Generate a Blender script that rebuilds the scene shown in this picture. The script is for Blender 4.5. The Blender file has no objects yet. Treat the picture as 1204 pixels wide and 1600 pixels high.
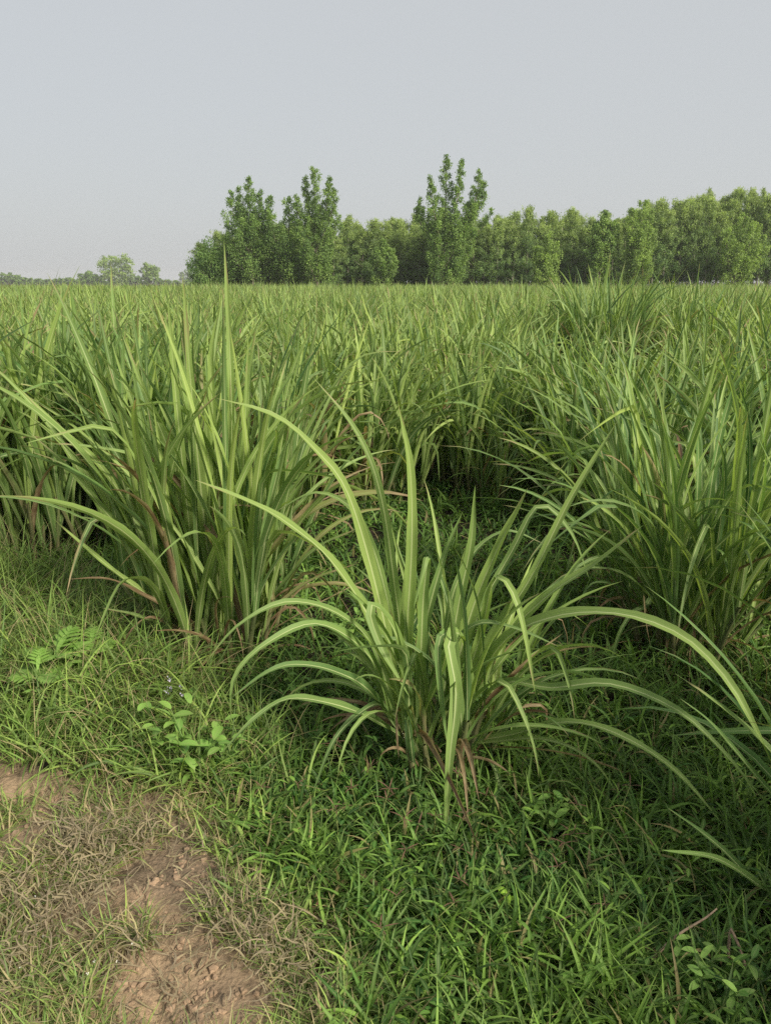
import bpy, math, random
import numpy as np
from math import radians as R, sin, cos, pi

rng = np.random.default_rng(7)
scene = bpy.context.scene
COL = scene.collection

# ------------------------------------------------------------------ camera geometry (used to read positions off the photograph)
EYE, PITCH, FPX = 1.60, R(16.7), 1202.0
CP, SP = cos(PITCH), sin(PITCH)


def ray(px, py):
    u, v = (px - 602) / FPX, (800 - py) / FPX
    return np.array([u, CP + v * SP, -SP + v * CP])


def G(px, py, z=0.0):
    d = ray(px, py)
    k = (z - EYE) / d[2]
    return np.array([d[0] * k, d[1] * k, z])


def PY(px, py, Y):
    d = ray(px, py)
    k = Y / d[1]
    return np.array([d[0] * k, Y, EYE + d[2] * k])


# ------------------------------------------------------------------ numpy noise
def _hash(ix, iy, s):
    h = np.sin(ix * 127.1 + iy * 311.7 + s * 74.7) * 43758.5453
    return h - np.floor(h)


def vnoise(x, y, s=0):
    ix, iy = np.floor(x), np.floor(y)
    fx, fy = x - ix, y - iy
    fx, fy = fx * fx * (3 - 2 * fx), fy * fy * (3 - 2 * fy)
    a, b = _hash(ix, iy, s), _hash(ix + 1, iy, s)
    c, d = _hash(ix, iy + 1, s), _hash(ix + 1, iy + 1, s)
    return (a * (1 - fx) + b * fx) * (1 - fy) + (c * (1 - fx) + d * fx) * fy


def fbm(x, y, s=0, o=4):
    v, a, t = 0, 0.5, 0
    for i in range(o):
        v = v + a * vnoise(x * 2 ** i, y * 2 ** i, s + i)
        t += a
        a *= 0.5
    return v / t


def inside(poly, x, y):
    r = np.zeros(np.shape(x), bool)
    n = len(poly)
    for i in range(n):
        x1, y1 = poly[i]
        x2, y2 = poly[(i + 1) % n]
        c = ((y1 > y) != (y2 > y)) & (x < (x2 - x1) * (y - y1) / (y2 - y1 + 1e-12) + x1)
        r ^= c
    return r


def poly_dist(poly, x, y):
    best = np.full(np.shape(x), 1e9)
    n = len(poly)
    for i in range(n):
        ax, ay = poly[i]
        bx, by = poly[(i + 1) % n]
        dx, dy = bx - ax, by - ay
        t = np.clip(((x - ax) * dx + (y - ay) * dy) / (dx * dx + dy * dy), 0, 1)
        best = np.minimum(best, np.hypot(x - ax - t * dx, y - ay - t * dy))
    return np.where(inside(poly, x, y), best, -best)


# the bare dirt track at the lower left and the grassy bank behind it, as outlines on the ground
TRACK = [tuple(G(*p)[:2]) for p in [(-150, 1165), (0, 1178), (70, 1190), (130, 1222), (235, 1240), (325, 1262), (350, 1335), (415, 1415),
                                    (485, 1475), (545, 1545), (585, 1640)]] + [(0.05, 0.6), (0.1, 0.0), (-4, 0.0), (-4, 1.9)]
BANK = [tuple(G(*p)[:2]) for p in [(-500, 880), (0, 885), (90, 900), (160, 960), (230, 1030), (290, 1060), (330, 1110), (400, 1180), (420, 1240),
                                   (470, 1320), (560, 1420), (660, 1520), (740, 1640)]] + [(0.3, 0.3), (0.3, 0.0), (-5, 0.0), (-5, 3.6)]


def track_d(x, y):
    return poly_dist(TRACK, x, y) + (fbm(x * 5, y * 5, 3) - 0.5) * 0.28


def ground_h(x, y):
    b = np.clip(poly_dist(BANK, x, y) / 0.5 + 0.3, 0, 1)
    b = b * b * (3 - 2 * b)
    h = b * 0.055 + (fbm(x * 1.3, y * 1.3, 11) - 0.5) * 0.07
    far = np.clip((np.hypot(x, y) - 5) / 3, 0, 1)
    return h * (1 - far)


# ------------------------------------------------------------------ mesh helpers
def mesh_from(name, V, Q, vec=None, tint=None, smooth=True):
    V = np.ascontiguousarray(V, np.float32).reshape(-1, 3)
    Q = np.ascontiguousarray(Q, np.int32)
    me = bpy.data.meshes.new(name)
    k = Q.shape[1]
    me.vertices.add(len(V))
    me.vertices.foreach_set("co", V.ravel())
    me.loops.add(Q.size)
    me.loops.foreach_set("vertex_index", Q.ravel())
    me.polygons.add(len(Q))
    me.polygons.foreach_set("loop_start", np.arange(0, Q.size, k, dtype=np.int32))
    me.polygons.foreach_set("loop_total", np.full(len(Q), k, np.int32))
    me.polygons.foreach_set("use_smooth", np.full(len(Q), smooth, bool))
    if vec is not None:
        a = me.attributes.new("bv", 'FLOAT_VECTOR', 'POINT')
        a.data.foreach_set("vector", np.ascontiguousarray(vec, np.float32).ravel())
    if tint is not None:
        a = me.attributes.new("tint", 'FLOAT_VECTOR', 'POINT')
        a.data.foreach_set("vector", np.ascontiguousarray(tint, np.float32).ravel())
    me.update(calc_edges=True)
    return me


def link(name, me, mat=None, parent=None, loc=None, rz=0.0):
    o = bpy.data.objects.new(name, me)
    if mat and me and not me.materials:
        me.materials.append(mat)
    COL.objects.link(o)
    if parent:
        o.parent = parent
    if loc is not None:
        o.location = loc
    o.rotation_euler = (0, 0, rz)
    return o


def tag(o, label=None, cat=None, group=None, kind=None):
    for k, v in (("label", label), ("category", cat), ("group", group), ("kind", kind)):
        if v:
            o[k] = v
    return o


class Bag:
    """collects quads with their two vertex attributes, to become one mesh"""

    def __init__(s):
        s.V, s.Q, s.A, s.T, s.n = [], [], [], [], 0

    def add(s, V, Q, A, T):
        V = V.reshape(-1, 3)
        s.V.append(V)
        s.Q.append(Q + s.n)
        s.A.append(A.reshape(-1, 3))
        s.T.append(T.reshape(-1, 3))
        s.n += len(V)
        return s

    def mesh(s, name, smooth=True):
        return mesh_from(name, np.concatenate(s.V), np.concatenate(s.Q), np.concatenate(s.A), np.concatenate(s.T), smooth)

    def build(s, name, mat, parent=None, loc=None, rz=0.0, smooth=True):
        return link(name, s.mesh(name, smooth), mat, parent, loc, rz)


def grid_quads(N, S, C):
    n = np.arange(N)[:, None, None] * (S * C)
    i = np.arange(S - 1)[None, :, None] * C
    j = np.arange(C - 1)[None, None, :]
    a = n + i + j
    return np.stack([a, a + 1, a + C + 1, a + C], -1).reshape(-1, 4)


def vec(n, v):
    return np.full(n, v, float) if np.isscalar(v) else np.asarray(v, float)


def ss(x):
    x = np.clip(x, 0, 1)
    return x * x * (3 - 2 * x)


def width_profile(t, kind):
    if kind == 'cane':
        return (0.62 + 0.38 * ss(t / 0.3)) * np.clip(1 - t ** 2.6, 0, 1) ** 0.8 + 0.006
    if kind == 'grass':
        return (0.75 + 0.25 * ss(t / 0.2)) * np.clip(1 - t ** 1.8, 0, 1) + 0.02
    return np.sin(np.clip(t * 0.95 + 0.05, 0, 1) * pi) ** 0.75 + 0.05            # a broad leaf


def blades(base, az, e0, L, bend, w, nseg=8, nc=2, fold=0.35, p=1.6, azd=0.0, roll=0.0, twist=0.0, kink=0.0, kt=0.6,
           hue=None, dry=0.0, bright=None, kind='cane'):
    base = np.asarray(base, float)
    N = len(base)
    az, e0, L, bend, w, azd, roll, twist, kink, kt, dry = [vec(N, q)[:, None] for q in (az, e0, L, bend, w, azd, roll, twist, kink, kt, dry)]
    p = vec(N, p)[:, None]
    hue = rng.random(N) if hue is None else vec(N, hue)
    bright = rng.random(N) if bright is None else vec(N, bright)
    t = np.linspace(0, 1, nseg + 1)[None]
    el = np.maximum(e0 - bend * t ** p - kink * ss((t - kt) / 0.08), -1.5)
    a = az + azd * t ** 1.5
    T = np.stack([np.cos(el) * np.cos(a), np.cos(el) * np.sin(a), np.sin(el)], -1)
    st = (T[:, 1:] + T[:, :-1]) / 2 * (L / nseg)[..., None]
    P = np.concatenate([np.zeros((N, 1, 3)), np.cumsum(st, 1)], 1) + base[:, None]
    side = np.stack([-np.sin(a), np.cos(a), 0 * a], -1)
    return sweep(P, T, side, w, nseg, nc, fold, roll + twist * t, t, hue, dry, bright, kind)


def sweep(P, T, side, w, nseg, nc, fold, roll, t, hue, dry, bright, kind):
    N = len(P)
    nrm = np.cross(T, side)
    ph = (hue * 37.0 + np.arange(N) * 1.7)[:, None]
    wav = 1.0 if kind == 'cane' else 0.0
    r = (roll + 0 * t + wav * 0.16 * np.sin(7.0 * t + ph) + wav * 0.08 * np.sin(17.0 * t + 2.3 * ph))[..., None]
    s2 = side * np.cos(r) + nrm * np.sin(r)
    n2 = nrm * np.cos(r) - side * np.sin(r)
    W = (w * width_profile(t, kind) * (1 + wav * 0.07 * np.sin(11.0 * t + 3.1 * ph) + wav * 0.05 * np.sin(29.0 * t + ph)) / 2)[..., None, None]
    c = np.linspace(-1, 1, nc + 1)[None, None, :, None]
    V = P[:, :, None] + s2[:, :, None] * W * c * cos(fold) + n2[:, :, None] * W * np.abs(c) * sin(fold)
    if wav and nc >= 4:                                  # rippled edges
        rp = 0.16 * np.sin(31.0 * t[..., None] + 4 * ph[..., None] + 1.9 * np.sign(c[..., 0])) * np.abs(c[..., 0]) ** 2
        V = V + n2[:, :, None] * W * rp[..., None]
    sh = V.shape[:3]
    A = np.stack([np.broadcast_to((c[..., 0] + 1) / 2, sh), np.broadcast_to(t[:, :, None], sh), np.broadcast_to(hue[:, None, None], sh)], -1)
    Tn = np.stack([np.broadcast_to(hue[:, None, None], sh), np.broadcast_to(dry.reshape(N, -1)[:, :1, None], sh),
                   np.broadcast_to(bright[:, None, None], sh)], -1)
    return V, grid_quads(N, nseg + 1, nc + 1), A, Tn


def catmull(pts, n):
    pts = np.asarray(pts, float)
    q = np.vstack([2 * pts[0] - pts[1], pts, 2 * pts[-1] - pts[-2]])
    out = []
    m = len(pts) - 1
    for u in np.linspace(0, m, 12 * m + 1):
        i = min(int(u), m - 1)
        f = u - i
        a, b, c, d = q[i], q[i + 1], q[i + 2], q[i + 3]
        out.append(0.5 * (2 * b + (c - a) * f + (2 * a - 5 * b + 4 * c - d) * f * f + (3 * b - a - 3 * c + d) * f ** 3))
    out = np.array(out)
    s = np.r_[0, np.cumsum(np.linalg.norm(np.diff(out, axis=0), axis=1))]
    u = np.linspace(0, s[-1], n)
    return np.stack([np.interp(u, s, out[:, k]) for k in range(3)], 1)


def curve_blade(pts, w, ref=(0, -0.5, 0.85), roll=0.0, twist=0.0, nseg=26, nc=4, fold=0.42, hue=0.5, dry=0.0, bright=0.5, kind='cane'):
    """one blade along a line through real points; ref is the way its upper face looks"""
    P = catmull(pts, nseg + 1)
    T = np.gradient(P, axis=0)
    T /= np.linalg.norm(T, axis=1)[:, None]
    side = np.cross(np.asarray(ref, float)[None], T)
    side /= np.linalg.norm(side, axis=1)[:, None] + 1e-9
    for i in range(1, len(side)):
        if np.dot(side[i], side[i - 1]) < 0:
            side[i] *= -1
    t = np.linspace(0, 1, nseg + 1)[None]
    return sweep(P[None], T[None], side[None], np.array([[w]]), nseg, nc, fold, np.array([[roll]]) + twist * t, t,
                 np.array([hue]), np.array([[dry]]), np.array([bright]), kind)


def tube(pts, rad, ns=7, hue=0.5, dry=0.0, bright=0.5, n=None):
    P = catmull(pts, n) if n else np.asarray(pts, float)
    m = len(P)
    rad = np.interp(np.linspace(0, 1, m), np.linspace(0, 1, len(rad)), rad)
    T = np.gradient(P, axis=0)
    T /= np.linalg.norm(T, axis=1)[:, None] + 1e-9
    up = np.array([0.31, 0.95, 0.05]) if abs(T[0][2]) > 0.6 else np.array([0.05, 0.1, 1.0])
    s = np.cross(T, up)
    s /= np.linalg.norm(s, axis=1)[:, None]
    q = np.cross(T, s)
    a = np.linspace(0, 2 * pi, ns + 1)[None, :, None]
    V = P[:, None] + (s[:, None] * np.cos(a) + q[:, None] * np.sin(a)) * rad[:, None, None]
    sh = V.shape[:2]
    t = np.linspace(0, 1, m)[:, None]
    A = np.stack([np.broadcast_to(a[..., 0] / 2 / pi, sh), np.broadcast_to(t, sh), np.full(sh, hue)], -1)
    Tn = np.stack([np.full(sh, hue), np.full(sh, dry), np.full(sh, bright)], -1)
    return V, grid_quads(1, m, ns + 1), A, Tn


def leaf_cards(P, size, hue, bright, dry=0.0, aspect=0.6, droop=0.0, spread=None):
    """small bent leaves (two faces each) at P, turned every way"""
    N = len(P)
    size, hue, bright, dry = vec(N, size), vec(N, hue), vec(N, bright), vec(N, dry)
    d = rng.normal(size=(N, 3))
    if spread is not None:
        d = d + spread
    d[:, 2] -= droop
    d /= np.linalg.norm(d, axis=1)[:, None]
    q = rng.normal(size=(N, 3))
    s = np.cross(d, q)
    s /= np.linalg.norm(s, axis=1)[:, None]
    n = np.cross(d, s)
    L, W = size[:, None], (size * aspect / 2)[:, None]
    a, e = P - d * L / 2, P + d * L / 2
    b, c = P + s * W + n * W * 0.35, P - s * W + n * W * 0.35
    V = np.stack([a, b, e, c], 1)
    Q = np.arange(4 * N).reshape(N, 4)
    sh = (N, 4)
    A = np.stack([np.broadcast_to([0.5, 1, 0.5, 0], sh), np.broadcast_to([0, 0.5, 1, 0.5], sh), np.broadcast_to(hue[:, None], sh)], -1)
    Tn = np.stack([np.broadcast_to(x[:, None], sh) for x in (hue, dry, bright)], -1)
    return V, Q, A, Tn


# ------------------------------------------------------------------ materials
class NT:
    def __init__(s, name):
        s.m = bpy.data.materials.new(name)
        s.m.use_nodes = True
        s.t = s.m.node_tree
        s.t.nodes.clear()

    def n(s, kind, **kw):
        d = s.t.nodes.new(kind)
        for k, v in kw.items():
            setattr(d, k, v)
        return d

    def l(s, a, b):
        s.t.links.new(a, b)

    def put(s, sock, v):
        if hasattr(v, 'is_linked'):
            s.l(v, sock)
        else:
            sock.default_value = v

    def math(s, op, a, b=0.0, c=None, clamp=False):
        d = s.n('ShaderNodeMath', operation=op, use_clamp=clamp)
        s.put(d.inputs[0], a)
        s.put(d.inputs[1], b)
        if c is not None:
            s.put(d.inputs[2], c)
        return d.outputs[0]

    def ramp(s, v, lo, hi, a=0.0, b=1.0):
        d = s.n('ShaderNodeMapRange', interpolation_type='SMOOTHSTEP')
        s.put(d.inputs[0], v)
        for i, q in enumerate((lo, hi, a, b)):
            s.put(d.inputs[i + 1], q)
        return d.outputs[0]

    def mix(s, f, a, b, blend='MIX'):
        d = s.n('ShaderNodeMix', data_type='RGBA', blend_type=blend)
        s.put(d.inputs[0], f)
        for i, q in ((6, a), (7, b)):
            s.put(d.inputs[i], (*q, 1) if isinstance(q, tuple) and len(q) == 3 else q)
        return d.outputs[2]

    def attr(s, name):
        d = s.n('ShaderNodeAttribute', attribute_name=name)
        x = s.n('ShaderNodeSeparateXYZ')
        s.l(d.outputs['Vector'], x.inputs[0])
        return d, x.outputs

    def noise(s, scale, detail=3.0, rough=0.55, v=None, dim='3D'):
        d = s.n('ShaderNodeTexNoise', noise_dimensions=dim)
        d.inputs['Scale'].default_value = scale
        d.inputs['Detail'].default_value = detail
        d.inputs['Roughness'].default_value = rough
        if v is not None:
            s.l(v, d.inputs['Vector'])
        return d.outputs['Fac']

    def leafy(s, col, trans_gain=1.5, trans=0.35, rough=0.5, spec=0.35):
        b = s.n('ShaderNodeBsdfPrincipled')
        s.put(b.inputs['Base Color'], col)
        s.put(b.inputs['Roughness'], rough)
        b.inputs['Specular IOR Level'].default_value = spec
        t = s.n('ShaderNodeBsdfTranslucent')
        s.l(s.mix(1.0, col, (trans_gain * 1.05, trans_gain * 1.08, trans_gain * 0.55), 'MULTIPLY'), t.inputs['Color'])
        m = s.n('ShaderNodeMixShader')
        m.inputs[0].default_value = trans
        s.l(b.outputs[0], m.inputs[1])
        s.l(t.outputs[0], m.inputs[2])
        s.out(m.outputs[0])

    def out(s, sh):
        o = s.n('ShaderNodeOutputMaterial')
        s.l(sh, o.inputs['Surface'])


def mat_cane():
    k = NT('cane_leaf')
    bv, (u, v, r) = k.attr('bv')
    _, (hue, dry, br) = k.attr('tint')
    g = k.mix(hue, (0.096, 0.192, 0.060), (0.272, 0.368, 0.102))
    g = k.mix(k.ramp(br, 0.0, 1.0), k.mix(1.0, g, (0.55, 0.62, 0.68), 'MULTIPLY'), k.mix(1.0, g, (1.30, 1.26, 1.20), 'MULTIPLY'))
    # long fine veins
    cx = k.n('ShaderNodeCombineXYZ')
    k.l(k.math('MULTIPLY', u, 22.0), cx.inputs[0])
    k.l(k.math('MULTIPLY', v, 3.0), cx.inputs[1])
    k.l(k.math('MULTIPLY', r, 57.0), cx.inputs[2])
    st = k.noise(1.0, 2.0, 0.6, cx.outputs[0])
    g = k.mix(k.ramp(st, 0.50, 0.72, 0.0, 0.50), g, (0.31, 0.39, 0.12))
    g = k.mix(k.ramp(st, 0.30, 0.48, 0.45, 0.0), g, (0.06, 0.13, 0.045))
    # blotches where a blade starts to yellow
    cy = k.n('ShaderNodeCombineXYZ')
    k.l(k.math('MULTIPLY', u, 1.6), cy.inputs[0])
    k.l(k.math('MULTIPLY', v, 7.0), cy.inputs[1])
    k.l(k.math('MULTIPLY', r, 91.0), cy.inputs[2])
    bl = k.noise(1.0, 4.0, 0.6, cy.outputs[0])
    edge = k.math('ABSOLUTE', k.math('SUBTRACT', u, 0.5))
    # pale midrib
    rib = k.math('MULTIPLY', k.ramp(edge, 0.025, 0.075, 1.0, 0.0), k.ramp(v, 0.6, 0.98, 0.85, 0.15))
    g = k.mix(rib, g, (0.50, 0.56, 0.28))
    d = k.math('ADD', dry, k.math('MULTIPLY', k.ramp(v, 0.78, 1.0, 0.0, 0.72), k.ramp(bl, 0.40, 0.66)))
    d = k.math('ADD', d, k.math('MULTIPLY', k.ramp(edge, 0.34, 0.5), k.ramp(bl, 0.55, 0.7, 0.0, 0.36)))
    amt = k.ramp(k.math('ADD', d, k.math('MULTIPLY', k.math('SUBTRACT', bl, 0.5), 0.6)), 0.30, 0.75)
    dc = k.mix(k.ramp(bl, 0.35, 0.7), (0.17, 0.105, 0.060), (0.35, 0.285, 0.16))
    g = k.mix(amt, g, dc)
    k.leafy(g, 1.5, 0.30, 0.52, 0.22)
    return k.m


def mat_grass(name, a, b, dryc=(0.36, 0.29, 0.14), trans=0.27, rough=0.6):
    k = NT(name)
    bv, (u, v, r) = k.attr('bv')
    _, (hue, dry, br) = k.attr('tint')
    g = k.mix(hue, a, b)
    g = k.mix(k.ramp(br, 0.0, 1.0), k.mix(1.0, g, (0.55, 0.58, 0.62), 'MULTIPLY'), k.mix(1.0, g, (1.45, 1.42, 1.25), 'MULTIPLY'))
    edge = k.math('ABSOLUTE', k.math('SUBTRACT', u, 0.5))
    g = k.mix(k.ramp(edge, 0.05, 0.14, 0.3, 0.0), g, (0.3, 0.36, 0.14))
    g = k.mix(k.math('ADD', dry, k.ramp(v, 0.75, 1.0, 0.0, 0.25), clamp=True), g, k.mix(r, dryc, (dryc[0] * 0.62, dryc[1] * 0.55, dryc[2] * 0.6)))
    k.leafy(g, 1.5, trans, rough, 0.3)
    return k.m


def mat_stalk():
    k = NT('cane_stalk')
    bv, (u, v, r) = k.attr('bv')
    _, (hue, dry, br) = k.attr('tint')
    cx = k.n('ShaderNodeCombineXYZ')
    k.l(k.math('MULTIPLY', u, 14.0), cx.inputs[0])
    k.l(k.math('MULTIPLY', v, 4.0), cx.inputs[1])
    k.l(k.math('MULTIPLY', r, 41.0), cx.inputs[2])
    n = k.noise(1.0, 3.0, 0.6, cx.outputs[0])
    g = k.mix(k.ramp(n, 0.35, 0.7), (0.085, 0.13, 0.042), (0.18, 0.20, 0.075))
    d = k.mix(k.ramp(n, 0.3, 0.7), (0.10, 0.055, 0.036), (0.25, 0.18, 0.105))
    g = k.mix(k.math('ADD', k.ramp(v, 0.0, 0.6, 0.75, 0.0), dry, clamp=True), g, d)
    b = k.n('ShaderNodeBsdfPrincipled')
    k.l(g, b.inputs['Base Color'])
    b.inputs['Roughness'].default_value = 0.6
    k.out(b.outputs[0])
    return k.m


def mat_plain(name, c1, c2, scale=8.0, rough=0.85):
    k = NT(name)
    tc = k.n('ShaderNodeTexCoord')
    n = k.noise(scale, 5.0, 0.62, tc.outputs['Object'])
    b = k.n('ShaderNodeBsdfPrincipled')
    k.l(k.mix(k.ramp(n, 0.3, 0.7), c1, c2), b.inputs['Base Color'])
    b.inputs['Roughness'].default_value = rough
    bp = k.n('ShaderNodeBump')
    bp.inputs['Strength'].default_value = 0.4
    k.l(n, bp.inputs['Height'])
    k.l(bp.outputs[0], b.inputs['Normal'])
    k.out(b.outputs[0])
    return k.m


def mat_soil(name, pale, dark, loam):
    k = NT(name)
    tc = k.n('ShaderNodeTexCoord')
    P = tc.outputs['Object']
    big = k.noise(2.6, 4.0, 0.55, P)
    mid = k.noise(14.0, 6.0, 0.65, P)
    fine = k.noise(120.0, 5.0, 0.7, P)
    c = k.mix(k.ramp(big, 0.36, 0.62), dark, pale)
    c = k.mix(k.ramp(mid, 0.45, 0.68, 0.0, 0.75), c, loam)
    c = k.mix(k.ramp(fine, 0.3, 0.75, 0.0, 0.5), c, k.mix(1.0, c, (0.55, 0.52, 0.5), 'MULTIPLY'))
    vo = k.n('ShaderNodeTexVoronoi')
    vo.inputs['Scale'].default_value = 75.0
    k.l(P, vo.inputs['Vector'])
    h = k.math('ADD', k.math('MULTIPLY', mid, 1.6), k.math('ADD', k.math('MULTIPLY', fine, 0.35), k.math('MULTIPLY', vo.outputs[0], 0.25)))
    bp = k.n('ShaderNodeBump')
    bp.inputs['Strength'].default_value = 0.7
    bp.inputs['Distance'].default_value = 0.02
    k.l(h, bp.inputs['Height'])
    b = k.n('ShaderNodeBsdfPrincipled')
    k.l(c, b.inputs['Base Color'])
    b.inputs['Roughness'].default_value = 0.95
    b.inputs['Specular IOR Level'].default_value = 0.15
    k.l(bp.outputs[0], b.inputs['Normal'])
    k.out(b.outputs[0])
    return k.m


M_CANE = mat_cane()
M_STALK = mat_stalk()
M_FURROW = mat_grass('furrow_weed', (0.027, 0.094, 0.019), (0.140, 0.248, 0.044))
M_BANK = mat_grass('bank_grass', (0.085, 0.195, 0.040), (0.230, 0.330, 0.075), (0.50, 0.41, 0.23))
M_STRAW = mat_grass('straw', (0.36, 0.29, 0.18), (0.22, 0.20, 0.13), (0.26, 0.21, 0.15), 0.15, 0.8)
M_WEED = mat_grass('weed_leaf', (0.110, 0.230, 0.055), (0.200, 0.330, 0.080))
M_LIME = mat_grass('seedling_leaf', (0.24, 0.42, 0.05), (0.30, 0.46, 0.06))
M_SOIL = mat_soil('field_soil', (0.055, 0.043, 0.031), (0.028, 0.023, 0.018), (0.04, 0.032, 0.024))
M_DIRT = mat_soil('track_dirt', (0.39, 0.285, 0.180), (0.19, 0.145, 0.100), (0.28, 0.208, 0.138))
M_CLOD = mat_plain('clod_earth', (0.20, 0.14, 0.09), (0.36, 0.25, 0.16), 30.0, 0.95)
M_BARK = mat_plain('bark', (0.10, 0.085, 0.065), (0.22, 0.19, 0.15), 3.0)
M_PALEBARK = mat_plain('pale_bark', (0.24, 0.21, 0.17), (0.36, 0.33, 0.28), 2.0)
M_TWIG = mat_plain('dry_twig', (0.22, 0.15, 0.10), (0.38, 0.28, 0.19), 40.0)
M_PETAL = mat_plain('petal', (0.72, 0.72, 0.66), (0.8, 0.8, 0.75), 90.0)
M_LILAC = mat_plain('lilac_petal', (0.50, 0.46, 0.62), (0.6, 0.56, 0.7), 90.0)
M_POPLAR = mat_grass('poplar_leaf', (0.095, 0.205, 0.060), (0.255, 0.365, 0.100), (0.25, 0.2, 0.08), 0.36, 0.55)
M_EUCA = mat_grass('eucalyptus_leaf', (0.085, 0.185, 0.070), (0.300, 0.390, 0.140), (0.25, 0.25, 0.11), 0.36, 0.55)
M_BROWN = mat_grass('dead_leaf', (0.22, 0.115, 0.07), (0.30, 0.17, 0.10), (0.2, 0.12, 0.08), 0.2, 0.7)

# ------------------------------------------------------------------ ground: one sheet, cut along the edge of the track
def axis(lo, hi, step, lim_lo, lim_hi):
    a = list(np.arange(lo, hi + 1e-6, step))
    s, v = step, a[-1]
    while v < lim_hi:
        s *= 1.22
        v += s
        a.append(v)
    s, v, b = step, lo, []
    while v > lim_lo:
        s *= 1.22
        v -= s
        b.append(v)
    return np.array(b[::-1] + a)


gx = axis(-2.6, 2.6, 0.02, -640, 640)
gy = axis(0.4, 4.6, 0.02, -40, 900)
X, Y = np.meshgrid(gx, gy)
TD = track_d(X, Y)
Z = ground_h(X, Y)
tr = np.clip(TD / 0.12, 0, 1)
lump = fbm(X * 9, Y * 9, 31, 4)
crag = np.abs(fbm(X * 17, Y * 17, 37, 3) - 0.5)
Z = Z + tr * ((lump - 0.5) * 0.075 + (fbm(X * 34, Y * 34, 43, 3) - 0.5) * 0.016 + (0.12 - crag) * 0.022 * 0.5)
Z = Z + (1 - tr) * (fbm(X * 14, Y * 14, 51) - 0.5) * 0.03 * (np.hypot(X, Y) < 6)
GV = np.stack([X, Y, Z], -1).reshape(-1, 3)
GQ = grid_quads(1, len(gy), len(gx))
on_track = (TD.reshape(-1)[GQ].mean(1) > 0)


def sub_mesh(name, keep, mat):
    q = GQ[keep]
    used, inv = np.unique(q, return_inverse=True)
    return link(name, mesh_from(name, GV[used], inv.reshape(q.shape)), mat)


tag(sub_mesh('ground', ~on_track, M_SOIL), kind='structure')
tag(sub_mesh('dirt_path', on_track, M_DIRT), kind='structure')


def gz(x, y):
    x, y = np.asarray(x, float), np.asarray(y, float)
    z = ground_h(x, y)
    t = np.clip(track_d(x, y) / 0.12, 0, 1)
    return z + t * (fbm(x * 9, y * 9, 31, 4) - 0.5) * 0.075


# ------------------------------------------------------------------ sugarcane
def stalk_and_leaves(r, H, lean_az, lean, nleaf, Lm, wm, spread, hue0, dry_p, nseg, nc, arch=0.8):
    """one shoot at the origin: a sheathed stalk and the blades it carries"""
    hs = H * r.uniform(0.17, 0.31)
    top = np.array([cos(lean_az) * sin(lean) * hs, sin(lean_az) * sin(lean) * hs, cos(lean) * hs])
    mid = top * 0.5 + np.array([0, 0, 0.02])
    n = nleaf
    f = np.linspace(0.14, 1.0, n)                       # where on the stalk each blade leaves it
    base = mid[None] * 2 * (f * (1 - f))[:, None] + top[None] * (f ** 2)[:, None]
    plane = r.uniform(0, 2 * pi)
    az = plane + np.where(np.arange(n) % 2 == 0, 0, pi) + r.normal(0, 0.55, n)
    k = spread
    az = np.arctan2(np.sin(az) + k * 1.0 * sin(lean_az), np.cos(az) + k * 1.0 * cos(lean_az))
    young = f ** 1.5
    e0 = R(86) - R(22) * (1 - young) * arch + r.normal(0, 0.06, n)
    L = 1.08 * Lm * (0.75 + 0.35 * np.sin(pi * (0.25 + 0.6 * f))) * r.uniform(0.8, 1.15, n)
    bend = np.clip(r.normal(1.15, 0.6, n) * (1.25 - 0.75 * young) * arch, 0.05, 2.6)
    w = wm * r.uniform(0.75, 1.15, n) * (0.75 + 0.3 * np.sin(pi * f * 0.8))
    kink = np.where(r.random(n) < 0.16, r.uniform(0.5, 1.5, n), 0)
    dry = np.where(r.random(n) < dry_p * (1.5 - f), r.uniform(0.35, 1.0, n), r.uniform(0, 0.14, n))
    hue = np.clip(r.normal(hue0, 0.24, n), 0, 1)
    L = np.where(dry > 0.4, L * 0.8, L)
    bend = np.where(dry > 0.4, bend + 0.5, bend)
    lv = blades(base, az, e0, L, bend, w, nseg, nc, 0.45, r.uniform(1.2, 2.4, n), r.normal(0, 0.35, n), r.normal(0, 0.35, n), r.normal(0, 0.7, n),
                kink, r.uniform(0.45, 0.8, n), hue, dry, r.random(n))
    st = tube([(0, 0, -0.03), mid, top], [0.013, 0.012, 0.008], 7, r.random(), r.uniform(0, 0.35), r.random(), 7)
    return st, lv, hs


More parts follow.
